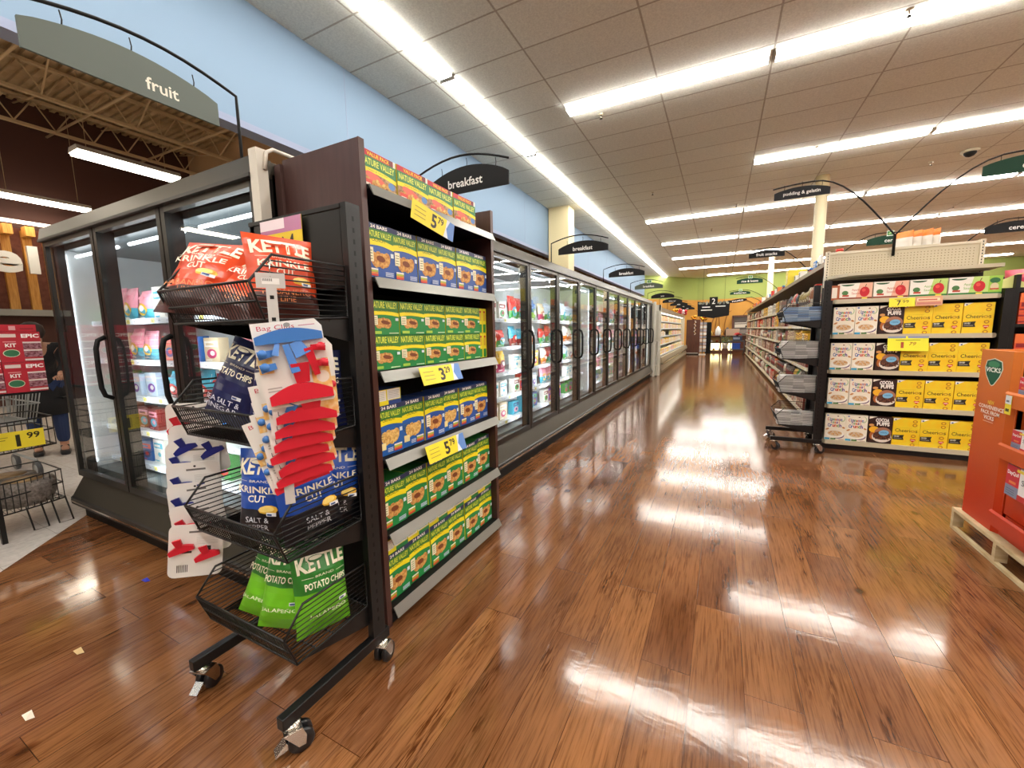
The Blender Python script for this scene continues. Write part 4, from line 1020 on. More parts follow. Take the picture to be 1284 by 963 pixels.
    if kind == 'tan':
        def f(a, w, h): a.rect(w*.1, h*.15, w*.72, h*.85, C('e8e0d0'))
        return carton_mesh(.07, .1, .15, C('a85a34'), f, 'small_carton')
gx = [1.035, 1.215, 1.40, 1.590, 1.797, 2.004]
shelf_names = {1.205: 'second', .84: 'third', .475: 'fourth', .09: 'bottom'}
for z in CZ[1:]:
    for i, kd in enumerate(['cinnamon', 'cinnamon', 'cocoa', 'cheer', 'cheer', 'cheer']):
        pass
        ST.place(('cer', kd), lambda kd=kd: cereal(kd), '%s cereal box, %s from left on the %s shelf of the end cap' % ({'cinnamon': 'cream', 'cocoa': 'dark brown', 'cheer': 'yellow'}[kd], ORD[i], shelf_names[z]), 'cereal box',
                 (gx[i]+random.uniform(-.002, .002)+(.0), EY+.035+random.uniform(0, .01), z), 0, 'cereal boxes on the end cap', scale=(1, 1, .985 if z < 1 else 1.0))
for i, (x, kd) in enumerate([(1.065, 'apple1'), (1.338, 'apple1'), (1.610, 'apple2'), (1.883, 'apple2'), (2.135, 'apple3')]):
    ST.place(('cer', kd), lambda kd=kd: cereal(kd), '%s applesauce carton, %s from left on the top shelf of the end cap' % ({'apple1': 'cream and red', 'apple2': 'cream and green', 'apple3': 'small lime green'}[kd], ORD[i]), 'carton', (x, EY+.04, CZ[0]), 0, 'applesauce cartons on the end cap', scale=(.98, 1, 1))
ST.place('tanbox', lambda: cereal('tan'), 'small tan carton at the far left of the applesauce shelf', 'carton', (.995, 5.33, CZ[0]-.0), 0)
def flat_card(name, label, cat, W, H, loc, body, fn, rx=-8, rz=0):
    b = MB(); b.box(0, W, 0, .0015, 0, H, body); fn(Art(b, front(W, H), .0006), W, H); o = b.build(name); o.location = loc; o.rotation_euler = (R(rx), 0, R(rz)); return tag(o, label, cat)
def f799(a, w, h): a.text('7', w*.30, h*.15, w*.46, h*.75, C('2a2810'), bold=.02); a.text('99', w*.52, h*.42, w*.76, h*.75, C('2a2810')); a.rect(w*.2, h*.84, w*.7, h*.9, C('a89a2a'))
flat_card('price_card', 'yellow price card reading 7.99 under the applesauce cartons', 'price card', .19, .085, (1.452, EY-.015, 1.472), C('f0e02a'), f799)
flat_card('promotion_tag', 'salmon and beige promotion tag beside the 7.99 price card', 'tag', .19, .09, (1.645, EY-.015, 1.475), C('d8a07a'), lambda a, w, h: (a.rect(w*.06, h*.5, w*.9, h*.8, C('ecd8b0')), a.rect(w*.1, h*.56, w*.8, h*.7, C('c05a4a')), a.rect(w*.06, h*.15, w*.94, h*.35, C('c87a6a'))))
def f179(a, w, h):
    a.rect(0, h*.86, w*.45, h, C('8a94b0')); a.rect(w*.5, h*.86, w, h, C('8a94b0')); a.rect(w*.2, h*.72, w*.8, h*.75, C('6a6424')); a.text('1', w*.33, h*.2, w*.40, h*.6, C('b04a20'), bold=.05); a.text('79', w*.52, h*.38, w*.68, h*.6, C('b04a20'), italic=.3)
flat_card('price_card', 'large yellow price card reading 1.79 hanging over the second cereal shelf', 'price card', .30, .145, (1.47, EY-.02, 1.045), C('eeea2c'), f179)

# long gondola running away along the aisle
GX = 1.07; GY0, GY1 = 5.76, 23.0
T = thing('gondola_shelving', 'long beige gondola shelving running down the right side of the aisle', 'shelf unit', (1.6, 14, 0))
def gmb():
    b = MB(); b.M = Matrix.Translation((-1.6, -14, 0)); return b
b = gmb(); b.box(1.55, 1.60, GY0, GY1, .0, 2.0, M_BEIGE); b.build('back_panel', T)
b = gmb(); b.box(1.12, 2.0, GY0, GY1, 0, .07, M_BLKM); b.build('base', T)
GZ = (.10, .42, .72, 1.01, 1.30, 1.60)
ng = 14; bay = (GY1-GY0)/ng
for z in GZ:
    b = gmb(); b.box(GX+.01, 1.55, GY0, GY1, z-.025, z, M_BEIGE)
    s_ = b.build('shelf', T)
    b = gmb(); b.box(GX-.006, GX+.01, GY0+.02, GY1, z-.035, z+.006, mat('light_beige_metal'))
    a = Art(b, lambda u, v, d: (GX-.006-d, GY0+u, z-.03+v)); x = .1
    while x < GY1-GY0: a.rect(x, .0, x+.05, .03, C(random.choice(['f2f2ee', 'f2f2ee', 'f0e060']))); a.k = 1; x += .12+random.random()*.15
    b.build('price_channel', s_)
b = gmb(); b.box(GX+.0, 1.60, GY0, GY1, 2.02, 2.05, mat('brown_top_shelf', '5c4634', .5)); b.box(GX-.01, GX+.0, GY0, GY1, 2.0, 2.055, mat('tan_edge', '8f7a5c', .5)); b.build('top_shelf', T)
for i in range(ng+1):
    b = gmb(); y = GY0+i*bay; b.box(1.49, 1.55, y-.02, y+.02, .0, 2.02, M_BEIGE); b.build('upright', T)
b = gmb(); b.box(1.10, 1.6, GY1, GY1+.03, 0, 2.0, M_BEIGE); b.build('end_panel', T)
def prod(kind, ci):
    MU = (4, 9, 15, 17, 23, 19, 18, 22, 10); c = BRIGHT[ci]; c2 = BRIGHT[MU[(ci*5+3) % 9]]; c3 = BRIGHT[MU[(ci*3+2) % 9]]
    b = MB()
    if kind == 'carton':
        b.box(-.07, .07, 0, .1, 0, .2, C(c)); generic_art(c, c2, c3)(Art(b, front(.14, .2, 0, -.07)), .14, .2)
    elif kind == 'jar':
        b.lathe([(.04, 0), (.045, .01), (.045, .13), (.036, .15)], C(c3, .3), 10, (0, .05, 0)); b.lathe([(.046, .03), (.046, .11)], C(c2), 10, (0, .05, 0)); b.lathe([(.038, .15), (.038, .18)], C(c), 10, (0, .05, 0))
    elif kind == 'can':
        b.lathe([(.04, 0), (.042, .004), (.042, .12), (.04, .125)], C(c, .35), 12, (0, .05, 0)); b.lathe([(.0425, .06), (.0425, .1)], C(c2), 12, (0, .05, 0))
    else:
        return bag_mesh(.15, .2, .06, [(.4, C(c2, .35)), (1, C(c, .35))], generic_art(c, 'f4f0e6', c3), 'pouch', seed=ci, nx=6, nz=6)
    return b.build(kind)
rnd = random.Random(5)
pal = [4, 9, 15, 16, 17, 17, 18, 18, 19, 20, 21, 22, 23, 23, 24, 19, 0, 10, 1, 3]
for s, z in enumerate(GZ):
    for bi in range(ng):
        y = GY0+.05+bi*bay; k = 0; end = GY0+(bi+1)*bay-.03
        kd = rnd.choice(['carton', 'carton', 'jar', 'can', 'pouch'] if s < 4 else ['carton', 'carton', 'pouch']); ci = rnd.choice(pal)
        step = .150 if kd in ('carton', 'pouch') else .098
        if bi > 6: step *= 1.6
        while y+step < end and k < 11:
            if rnd.random() < .4: ci = rnd.choice(pal)
            zs = (.9+rnd.random()*.25) if kd != 'can' else 1.3
            dy = .0; sx = 1.0 if bi <= 6 else 1.5
            lab = '%s %s, %s along, %s shelf up, %s bay of the right-hand gondola' % (CNAME[BRIGHT[ci]], kd, ORD[k], ORD[s], ORD[bi])
            ST.place(('p', kd, ci), lambda kd=kd, ci=ci: prod(kd, ci), lab, kd, (GX+.02+(.03 if kd == 'pouch' else 0), y+step/2, z+.001), R(-90), 'groceries on the long right gondola', rot=((-.08 if kd == 'pouch' else 0), 0, R(-90)) if kd != 'pouch' else (0, 0, R(-90)), scale=(sx, 1, zs*(1.1 if s in (4, 5) else 1)))
            y += step; k += 1
# overstock on the top board
for i in range(26):
    y = GY0+.5+i*.62+rnd.random()*.2; kd = rnd.choice(['carton', 'carton', 'pouch', 'jar']); ci = rnd.choice([4, 9, 9, 4, 1, 2, 6, 0]); 
    ST.place(('p', kd, ci), lambda kd=kd, ci=ci: prod(kd, ci), '%s %s standing on top of the right gondola, number %d from the near end' % (CNAME[BRIGHT[ci]], kd, i+1), kd, (GX+.06+rnd.random()*.1, y, 2.052), R(-90), 'overstock on the right gondola', scale=(1.3, 1, 1.0))
b = MB(); b.box(0, .3, 0, .3, 0, .33, mat('yellow_display', 'e8d23a', .5)); Art(b, lambda u, v, d: (-d, .3-u, v)).rect(.06, .08, .24, .24, C('f4ec9a')); o = b.build('yellow_box', loc=(1.1, 9.6, 2.052)); tag(o, 'large yellow box standing on top of the right gondola near its front', 'box')
# dog-food like pouches on top of the end cap
def top_pouch():
    return bag_mesh(.17, .26, .08, [(.25, C('3f9a4a')), (.78, C('ece6da')), (1, C('f08a3a'))], None, 'pouch', seed=2, nx=8, nz=8)
for i, (x, y) in enumerate([(1.66, 5.80), (1.74, 5.82), (1.82, 5.80), (1.89, 5.83)]):
    ST.place('toppouch', top_pouch, 'white pouch with orange top on the cereal end cap, %s from left' % ORD[i], 'pouch', (x, y, 2.0+.0), R(-50-6*i), 'pouches on top of the end cap')
b = MB(); b.box(0, .7, 0, .3, -.03, 0, M_BEIGE); tag(b.build('overstock_tray', loc=(1.45, 5.74, 2.0)), 'beige tray board behind the pegboard header carrying white pouches', 'tray')

# second rack, beside the end cap, baskets towards the aisle
RK2 = wire_rack('black wheeled wire basket rack left of the cereal end cap', (.915, 5.31, 0), R(-90), header=False)
def stack_box(c):
    b = MB(); b.box(-.06, .06, -.05, .05, 0, .035, C(c, .4)); b.box(-.0601, .0601, -.0501, .0501, .016, .019, C('8a8a88')); return b.build('small_package')
for s, (z, cc, nz) in enumerate(zip(RZ, (['8aa4c0', 'a8bcd0', '6a88b0'], ['c4c2be', 'd4d2ce', 'aeaca8'], ['c4c2be', 'd4d2ce', 'aeaca8'], ['d4d2ce', 'c4c2be', 'e0deda']), (4, 5, 5, 4))):
    for i in range(3):
        for j in range(nz):
            if s == 3 and i == 1 and j > 2: continue
            c = cc[(i+j) % 3]
            ST.place(('sp', c), lambda c=c: stack_box(c), 'flat pale package, %s basket of far rack, front %s stack, %s from below' % (ORD[s], ORD[i], ORD[j]), 'package', (.93-.30+.105*i, 5.13, z+.008+.036*j), 0, 'packages in the far basket rack')
    for i in range(3):
        for j in range(nz-1):
            c = cc[(i+j+1) % 3]
            ST.place(('sp', c), lambda c=c: stack_box(c), 'flat pale package, %s basket of far rack, rear %s stack, %s from below' % (ORD[s], ORD[i], ORD[j]), 'package', (.93-.29+.105*i, 5.36, z+.008+.036*j), 0, 'packages in the far basket rack')

# ================================================================= ORANGE COLD-REMEDY PALLET DISPLAY
DX = 1.40
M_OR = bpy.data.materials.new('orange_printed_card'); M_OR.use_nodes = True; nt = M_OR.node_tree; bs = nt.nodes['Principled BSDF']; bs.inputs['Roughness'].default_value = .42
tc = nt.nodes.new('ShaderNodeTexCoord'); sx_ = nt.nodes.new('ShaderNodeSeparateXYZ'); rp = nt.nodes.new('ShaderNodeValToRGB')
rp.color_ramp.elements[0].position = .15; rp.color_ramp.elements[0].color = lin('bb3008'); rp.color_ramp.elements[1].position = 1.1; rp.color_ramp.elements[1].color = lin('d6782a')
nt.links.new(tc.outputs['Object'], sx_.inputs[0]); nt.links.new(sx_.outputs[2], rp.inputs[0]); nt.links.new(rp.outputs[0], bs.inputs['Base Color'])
T = thing('pallet', 'pale wooden pallet under the orange display', 'pallet', (DX-.03, 2.3, 0))
b = MB(); b.box(0, .9, 0, 1.2, .115, .135, M_PINE); b.build('deck_boards', T)
for x in (0, .42, .84):
    b = MB(); b.box(x, x+.02, 0, 1.2, 0, .018, M_PINE); b.build('bottom_board', T)
for y in (0, .36, .72, 1.17):
    for x in (0, .42, .84): b = MB(); b.box(x, x+.05, y, y+.028, .018, .115, M_PINE); b.build('block', T)
T = thing('display_stand', 'orange cardboard display stand for cold medicine on a pallet', 'display stand', (DX, 3.46, .136))
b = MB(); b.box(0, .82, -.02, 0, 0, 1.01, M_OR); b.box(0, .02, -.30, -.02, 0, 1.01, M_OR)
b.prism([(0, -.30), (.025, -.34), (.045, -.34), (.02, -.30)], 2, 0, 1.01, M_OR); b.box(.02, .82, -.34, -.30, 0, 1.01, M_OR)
fnV = lambda u, v, d: (-d, -.02-u, v)
a = Art(b, fnV, .0006)
a.poly([(0.044, 0.950), (0.118, 0.965), (0.192, 0.950), (0.206, 0.908), (0.185, 0.862), (0.138, 0.813), (0.118, 0.805), (0.098, 0.813), (0.050, 0.862), (0.030, 0.908)], C('e8ecd8'))
a.poly([(0.049, 0.946), (0.118, 0.960), (0.187, 0.946), (0.199, 0.908), (0.179, 0.864), (0.134, 0.816), (0.118, 0.810), (0.102, 0.816), (0.057, 0.864), (0.037, 0.908)], C('11583c'))
a.ell(.118, .93, .055, .018, C('3f8a5e')); a.text('VICKS', .045, .885, .19, .912, C('f4f2ea'), bold=.03)
a.text('NEW', .11, .70, .17, .722, C('e8c43a'), bold=.02); a.text('CONVENIENCE', .025, .672, .268, .694, C('f4ece0'), bold=.02); a.text('PACK FROM', .055, .642, .235, .664, C('f4ece0'), bold=.02); a.text('VICKS', .09, .612, .19, .634, C('f4ece0'), bold=.02); a.rect(.09, .598, .19, .602, C('e8b49a'))
b.build('side_wing', T)
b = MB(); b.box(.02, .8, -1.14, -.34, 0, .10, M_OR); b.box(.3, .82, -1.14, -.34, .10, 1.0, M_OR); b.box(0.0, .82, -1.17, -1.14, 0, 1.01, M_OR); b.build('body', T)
b = MB(); a = Art(b, fnV, .0006)
a.fn = lambda u, v, d: (.026+u*.5-d, -.305-u, v); a.ell(.02, .945, .012, .009, C('1a1210')); a.ell(.022, .80, .012, .010, C('1a1210')); b.build('hand_holes', T)
for z in (.12, .50, .78):
    b = MB(); b.box(.03, .3, -1.14, -.35, z-.015, z, M_OR)
    s_ = b.build('tray', T)
    b = MB(); b.prism([(-.03, z-.06), (-.03, z+.01), (-.02, z+.02), (-.008, z+.01), (-.0, z-.06)], 1, -1.14, -.335, M_OR); b.build('tray_lip', s_)
b = MB(); b.box(.022, .028, -1.14, -.35, .13, .44, M_OR); b.build('front_panel', T)
def med(kind):
    def f(a, w, h):
        a.rect(0, 0, w, h, C('eceae8')); a.rect(0, h*.35, w*.38, h, C('d0303c')); a.rect(0, 0, w*.38, h*.35, C('8a92a8')); a.text('DayQuil', w*.03, h*.66, w*.35, h*.82, C('f6f2ee'), bold=.03)
        a.rect(w*.1, h*.42, w*.3, h*.5, C('e88a4a')); a.text('Super', w*.45, h*.45, w*.9, h*.68, C('2a3a50')); a.rect(w*.3, h*.86, w*.5, h*.95, C('e8d03a')); a.ell(w*.75, h*.1, w*.1, h*.1, C('f0a030')); a.rect(w*.38, 0, w*.6, h*.18, C('c83a3a'))
        for q in range(3): a.rect(w*.04, h*(.08+.07*q), w*.3, h*(.1+.07*q), C('5a6278')); a.k -= 1
    return carton_mesh(.28 if kind else .20, .09, .165 if kind else .10, C('d8d6d4'), f, 'medicine_box')
md = lambda k: (lambda: med(k))
for i, (y, z, k, lab) in enumerate([(3.06, .256, 1, 'large white and red medicine box low in the orange display'), (2.77, .256, 1, 'large white and red medicine box low in the orange display, nearer one'), (3.09, .638, 0, 'white and red medicine box on the middle tray of the orange display'), (2.88, .638, 0, 'white and red medicine box on the middle tray, nearer one'), (3.09, .918, 0, 'white and red medicine box on the top tray of the orange display'), (2.88, .918, 0, 'white and red medicine box on the top tray, nearer one')]):
    ST.place(('med', k), md(k), lab, 'medicine box', (DX+.004 if not k else DX-.01, y+.0, z+.14 if k else z), R(-90), 'medicine boxes on the orange display')
def tagf(a, w, h): a.rect(0, h*.55, w, h, C('d8dce0')); a.rect(w*.2, h*.15, w*.8, h*.3, C('4a4420')); a.rect(w*.2, h*.65, w*.7, h*.75, C('6a6a70'))
flat_card('price_tag', 'small yellow and white price tag hanging on the upper tray of the orange display', 'price tag', .05, .10, (DX-.034, 3.10, .82), C('ecd83a'), tagf, rx=0, rz=-90)

# ================================================================= NEIGHBOURING END CAP ON THE FAR RIGHT
T = thing('candy_shelving', 'black shelving at the right edge with orange and red boxes', 'shelf unit', (2.30, 5.3, 0))
b = MB(); b.box(.0, .03, 0, .5, 0, 1.72, M_BLACK); b.box(.0, 1.4, .46, .5, 0, 1.72, M_BLACK); b.build('frame', T)
for z in (.1, .57, .93, 1.29, 1.60):
    b = MB(); b.box(.03, 1.4, 0, .46, z-.03, z, M_BLACK); b.build('shelf', T)
def orange_pack():
    b = MB(); b.box(0, .12, 0, .1, 0, .27, C('d8502a')); a = Art(b, front(.12, .27)); a.rect(0, .19, .12, .27, C('e8743a')); a.rect(.01, .15, .11, .185, C('8a1c24'))
    for q in range(5): a.rect(0, .01+.027*q, .12, .025+.027*q, C(('8a1c24', 'c8542a')[q % 2])); a.k -= 1
    return b.build('snack_carton')
k = 0
for z, nm in ((1.29, 'upper'), (.93, 'middle'), (.57, 'lower')):
    for i in range(8):
        ST.place('orpack', orange_pack, 'orange and maroon snack carton, %s from left on the %s shelf at the right edge' % (ORD[i], nm), 'carton', (2.345+i*.128, 5.31, z), 0, 'snack cartons at the right edge')
def berry():
    return bag_mesh(.16, .15, .08, [(.5, C('c83a5a')), (1, C('e86a7a'))], None, 'candy_bag', seed=4, nx=8, nz=8)
for i in range(7):
    ST.place('berry', berry, 'pink and red candy bag, %s from left on the top shelf at the right edge' % ORD[i], 'candy bag', (2.34+i*.12, 5.38, 1.62+.03*i), (i % 3-1)*.3, 'candy bags at the right edge')
b = MB(); b.prism([(0, 0), (.5, 0), (.5, .16), (.2, .12), (.05, .04)], 1, 0, .02, C('d8dc8a')); tag(b.build('shelf_tray', loc=(2.12, 5.34, 1.61)), 'pale green slanted tray front beside the pink candy bags', 'tray')

# ================================================================= SIGNS ON THE RIGHT
def rod_left(b):
    b.tube([(.50, .02, -.60), (.50, .02, -.28), (.485, .015, -.18), (.40, .0, -.04), (.30, 0, .06), (.12, 0, .145), (-.06, 0, .195), (-.26, 0, .21), (-.52, 0, .175)], .008, M_BLKM, 6)
def sg(text, label, x0, z0, y, W, H, m, base, side, icon=False, italic=.2, tx=(.08, .92), color='e9e6e0'):
    """blade from x0..x0+W at depth y; a bent rod comes from the post foot at base=(x,z)"""
    def rod(b):
        bx, bz = base[0]-x0, base[1]-z0; e = -.03*W if side > 0 else W*1.03; s_ = W*1.0 if side > 0 else 0
        top = H+.035; pts = [(bx, 0, bz), (bx, 0, bz+.25*(top-bz))]
        mx_ = W*.5
        for i in range(1, 13):
            q = i/12; x = bx+(e-bx)*q
            zz = bz+.25*(top-bz)+(top-bz)*.75*math.sin(math.pi/2*min(1, q*1.55)) - (.06*W if q > .65 else 0)*((q-.65)/.35)**2
            pts.append((x, 0, zz))
        b.tube(pts, .008, M_BLKM, 6)
    return aisle_sign(text, label, (x0, y, z0), 0, m, W, custom_rod=rod, icon=icon, h0=H*.62, h1=H, tx=tx, tz=(H*.22, H*.62), color=color)
sg('pudding & gelatin', 'grey-black arched sign reading pudding and gelatin over the cereal end cap', .465, 2.70, 5.62, .505, .115, mat('charcoal_sign', '1d1e21', .6, spec=.25), (1.53, 2.0), 1, tx=(.05, .95))
sg('cereal', 'dark green arched sign reading cereal with green tag, cut by the right edge', 2.12, 2.66, 5.62, .62, .15, M_SIGND, (1.54, 2.0), -1, icon=True, tx=(.36, .78))
sg('cereal', 'dark green arched sign reading cereal, half hidden behind the pegboard header', 1.87, 2.47, 8.0, .5, .13, M_SIGND, (1.40, 2.05), -1, icon=True, tx=(.35, .8))
sg('cereal', 'black arched sign reading cereal at the upper right edge of the picture', 3.11, 2.49, 8.0, .6, .14, M_SIGN, (2.7, 1.9), -1, tx=(.35, .7))
sg('fruit snacks', 'small black arched sign reading fruit snacks over the right gondola', .40, 2.57, 9.0, .56, .13, M_SIGN, (1.38, 2.05), 1, tx=(.16, .84))
sg('rice & beans', 'dark green arched sign with green tag over the far part of the gondola', .33, 2.50, 13.2, .62, .15, M_SIGND, (1.4, 2.05), 1, icon=True, tx=(.18, .82))
sg('breakfast bars', 'small dark green arched sign with tag farther down the gondola', .22, 2.45, 16.6, .62, .12, M_SIGND, (1.4, 2.05), 1, icon=True, tx=(.12, .88))
b = MB(); b.M = Matrix.Rotation(R(-7), 4, 'Y'); a_ = MB(); 
vs = [(.34*math.cos(R(15*i)), -.01, .075*math.sin(R(15*i))) for i in range(24)]; b.add(vs+[(x, .01, z) for x, y, z in vs], [tuple(range(24))[::-1], tuple(range(24, 48))]+[(i, (i+1) % 24, 24+(i+1) % 24, 24+i) for i in range(24)], M_SIGN)
Art(b, lambda u, v, d: (u, -.01-d, v)).text('nuts', -.2, -.03, .2, .03, C('e9e6e0'), bold=.02)
b.tube([(.3, 0, .07), (.5, 0, .06), (.75, 0, -.1), (.86, 0, -.42)], .012, M_BLKM, 6)
o = b.build('oval_sign', loc=(.55, 19.5, 2.40)); tag(o, 'black oval sign tilted upward above the far end of the gondola', 'aisle sign', 'hanging aisle signs')
# hanging aisle number board
T = thing('aisle_number_sign', 'black hanging aisle board with the number 2 above the far aisle', 'aisle sign', (-.33, 19, 1.72), 0)
b = MB(); b.prism([(-.58, .08), (.0, -.02), (.58, .08), (.60, .68), (.3, .62), (-.3, .62), (-.60, .68)], 1, -.05, .05, M_SIGN)
a = Art(b, lambda u, v, d: (u, -.05-d*4, v)); 
for i in range(9): a.ell(-.5+.125*i, .60, .075, .045, C(('7a8070', '5a5f58', '9a9a8a')[i % 3]), 9, rot=i*40)
for (u0, v0, u1) in ((-.42, .42, -.12), (-.46, .30, -.04), (.08, .44, .44)): a.rect(u0, v0, u1, v0+.04, C('e6e6e0'))
b.build('board', T)
b = MB(); b.box(-.15, .15, -.09, -.05, .50, .84, M_SIGN); Art(b, lambda u, v, d: (u, -.09-d*4, v)).text('2', -.06, .56, .06, .78, C('f0f0ec')); b.build('number_panel', T)
b = MB()
for x in (-.4, .4): b.tube([(x, 0, .62), (x, 0, CEIL-1.72)], .004, M_BLKM, 4)
b.build('hanging_wires', T)

# ================================================================= DAIRY CASE AND THE FAR END OF THE AISLE
DXX = -1.62; DY0, DY1 = 12.15, 21.6
T = thing('dairy_case', 'long open refrigerated case with lit shelves beyond the freezers', 'refrigerated case', (-2, 17, 0))
def dmb():
    b = MB(); b.M = Matrix.Translation((2, -17, 0)); return b
M_DC = mat('cream_case_metal', 'c8c0ac', .4)
b = dmb(); b.box(-2.7, -2.6, DY0, DY1, 0, 1.9, M_LINER); b.box(-2.6, DXX+.02, DY0, DY1, 1.80, 1.93, mat('taupe_case_metal', '8a7c68', .4)); b.build('cabinet', T)
b = dmb(); b.prism([(-2.6, .0), (DXX+.10, .0), (DXX+.16, .12), (DXX+.10, .30), (DXX+.18, .36), (DXX+.15, .50), (DXX+.10, .50), (DXX+.05, .40), (-2.6, .40)], 1, DY0, DY1, mat('taupe_metal_2', '9c8e74', .4))
b.box(DXX+.14, DXX+.185, DY0, DY1, .30, .34, M_CHROME); b.build('front_tub', T)
b = dmb(); b.box(-2.5, DXX-.05, DY0, DY1, 1.795, 1.80, M_LINER)
b.quad((DXX-.14, DY0+.1, 1.79), (DXX-.14, DY1-.1, 1.79), (DXX-.02, DY1-.1, 1.79), (DXX-.02, DY0+.1, 1.79), E_DAIRY); b.build('canopy_light', T)
DZ = (.52, .80, 1.06, 1.32, 1.56)
for z in DZ:
    b = dmb(); xx = DXX-.12 if z > .6 else DXX+.02
    b.box(-2.6, xx, DY0, DY1, z-.02, z, M_LINER); b.box(xx, xx+.01, DY0, DY1, z-.035, z+.01, M_LINER); s_ = b.build('shelf', T)
    if z > .6:
        b = dmb(); b.quad((xx-.03, DY0+.1, z-.022), (xx-.03, DY1-.1, z-.022), (xx-.005, DY1-.1, z-.022), (xx-.005, DY0+.1, z-.022), E_DAIRY); b.build('led_strip', s_)
b = dmb(); b.box(-2.6, DXX+.02, DY1, DY1+.05, 0, 1.93, mat('cream_case_metal')); b.build('end_panel', T)
cols_d = ['f0c23a', 'f4f0e6', 'e8c87a', 'f2d8a0', 'f2a0b0', 'e8e4da', 'f0dc8a']
DN = {'f0c23a': 'yellow', 'f4f0e6': 'white', 'e8c87a': 'tan', 'f2d8a0': 'pale orange', 'f2a0b0': 'pink', 'e8e4da': 'cream', 'f0dc8a': 'pale yellow'}
def cheese(c):
    b = MB(); b.box(-.1, .1, 0, .08, 0, .17, C(c)); a = Art(b, front(.2, .17, 0, -.1)); a.rect(.03, .06, .17, .12, C('f2ece0')); a.rect(.05, .08, .13, .1, C('c86a4a')); return b.build('dairy_package')
for s, z in enumerate(DZ):
    for i in range(42):
        c = rnd.choice(cols_d)
        if s == 2 and 13 < i < 22: continue
        xx = DXX-.13 if z > .6 else DXX-.02
        ST.place(('ch', c), lambda c=c: cheese(c), '%s dairy package number %d from the near end, %s shelf up in open case' % (DN[c], i+1, ORD[s]), 'dairy package', (xx-.005, DY0+.25+i*.222, z+.001), R(90), 'dairy packages in the open case', scale=(1, 1, rnd.uniform(.8, 1.05)))
T = thing('case_end_frame', 'white metal end frame between the freezers and the open dairy case', 'end frame', (-1.75, 11.75, 0))
b = MB(); b.box(-.9, .13, .0, .05, .02, 2.0, mat('pale_frame_metal', 'c9c6b8', .4)); b.box(.09, .15, -.02, .06, .0, 2.03, mat('light_frame', 'dcd9cc', .4)); b.build('first_panel', T)
b = MB(); b.box(-.9, .22, .30, .36, .0, 1.96, MATS['pale_frame_metal']); b.box(.06, .24, .29, .37, 1.8, 1.96, MATS['light_frame']); b.box(.19, .25, .29, .37, .0, 1.96, MATS['light_frame']); b.box(.0, .2, .05, .30, .02, .3, MATS['pale_frame_metal']); b.build('second_panel', T)
b = MB(); b.tube([(.12, .30, .25), (.2, .28, .7), (.21, .28, .95), (.15, .28, 1.0), (.13, .28, .9)], .012, M_WHITE, 6); b.build('hose', T)
# walnut cabinet
T = thing('walnut_cabinet', 'tall walnut brown cabinet standing at the end of the open dairy case', 'cabinet', (-1.55, 22.2, 0))
b = MB(); b.box(0, .62, 0, .6, .06, 1.72, M_WALNUT); b.build('body', T); b = MB(); b.box(.04, .56, -.004, .0, .06, .10, C('c8c4ba')); b.box(.02, .6, .02, .58, 0, .06, M_BLKM); b.build('base', T)
b = MB()
for i in range(14): b.lathe([(.002, -.03), (.03, 0), (.002, .03)], C(('e8d8c0', 'f4f0e6', 'c8a060')[i % 3]), 6, (.34+.03*math.sin(i*1.7), -.04, 1.65-.05*i))
tag(b.build('garland', loc=(-1.5, 22.2, 0)), 'pale garland hanging on the front of the walnut cabinet', 'garland')
# poinsettias / balloons on top of the dairy case
M_GOLD = mat('gold_foil', 'e0a030', .25, metal=.8)
for i, (x, y, z, c, s) in enumerate([(-1.75, 18.6, 1.93, 'gold', .14), (-1.7, 19.6, 1.93, 'c83a44', .16), (-1.65, 20.4, 1.93, 'f0d8d8', .15), (-1.62, 21.2, 1.93, 'c81828', .18), (-1.25, 22.5, 1.72, 'gold', .15), (-.80, 22.3, 1.66, 'gold', .20)]):
    b = MB(); m_ = M_GOLD if c == 'gold' else C(c)
    for k in range(9): b.lathe([(.002, -.5), (.4, -.2), (.45, .1), (.002, .5)], m_, 7, (math.sin(k*2.4)*.5, math.cos(k*2.4)*.5, .7+.35*math.sin(k*1.3)))
    b.lathe([(.35, 0), (.45, .5)], C('8a5a30'), 8)
    o = b.build('potted_flower', loc=(x, y, z)); o.scale = (s, s, s)
    tag(o, ('gold foil bouquet, %s' % ('on top of the dairy case', '', '', '', 'on the walnut cabinet', 'on the tall black stand')[i]) if c == 'gold' else ('%s flower bunch on top of the dairy case' % {'c83a44': 'rose', 'f0d8d8': 'pale pink', 'c81828': 'deep red'}[c]), 'flowers')
# spinner rack and black stand behind it
T = thing('spinner_rack', 'narrow wire rack of white packets beside the walnut cabinet', 'rack', (-.80, 22.3, 0))
b = MB(); b.tube([(0, 0, 0), (0, 0, 1.68)], .02, M_BLACK, 6); b.box(-.15, .15, -.15, .15, 0, .04, M_WHITE); b.build('frame', T)
b = MB()
for i in range(9):
    for s in (-1, 1): b.box(s*.09-.07, s*.09+.07, -.08, -.04, .14+.165*i, .27+.165*i, C(('d8d8d4', '8a8a90', 'e8e4da', 'b8b0b8')[(i+s) % 4]))
b.build('packets', T)
b = MB(); b.prism([(-.13, 0), (.13, 0), (.12, 1.6), (-.10, 1.6)], 1, 0, .3, M_BLKM); tag(b.build('black_stand', loc=(-.58, 23.3, 0)), 'tall black stand behind the wire rack of packets', 'stand')
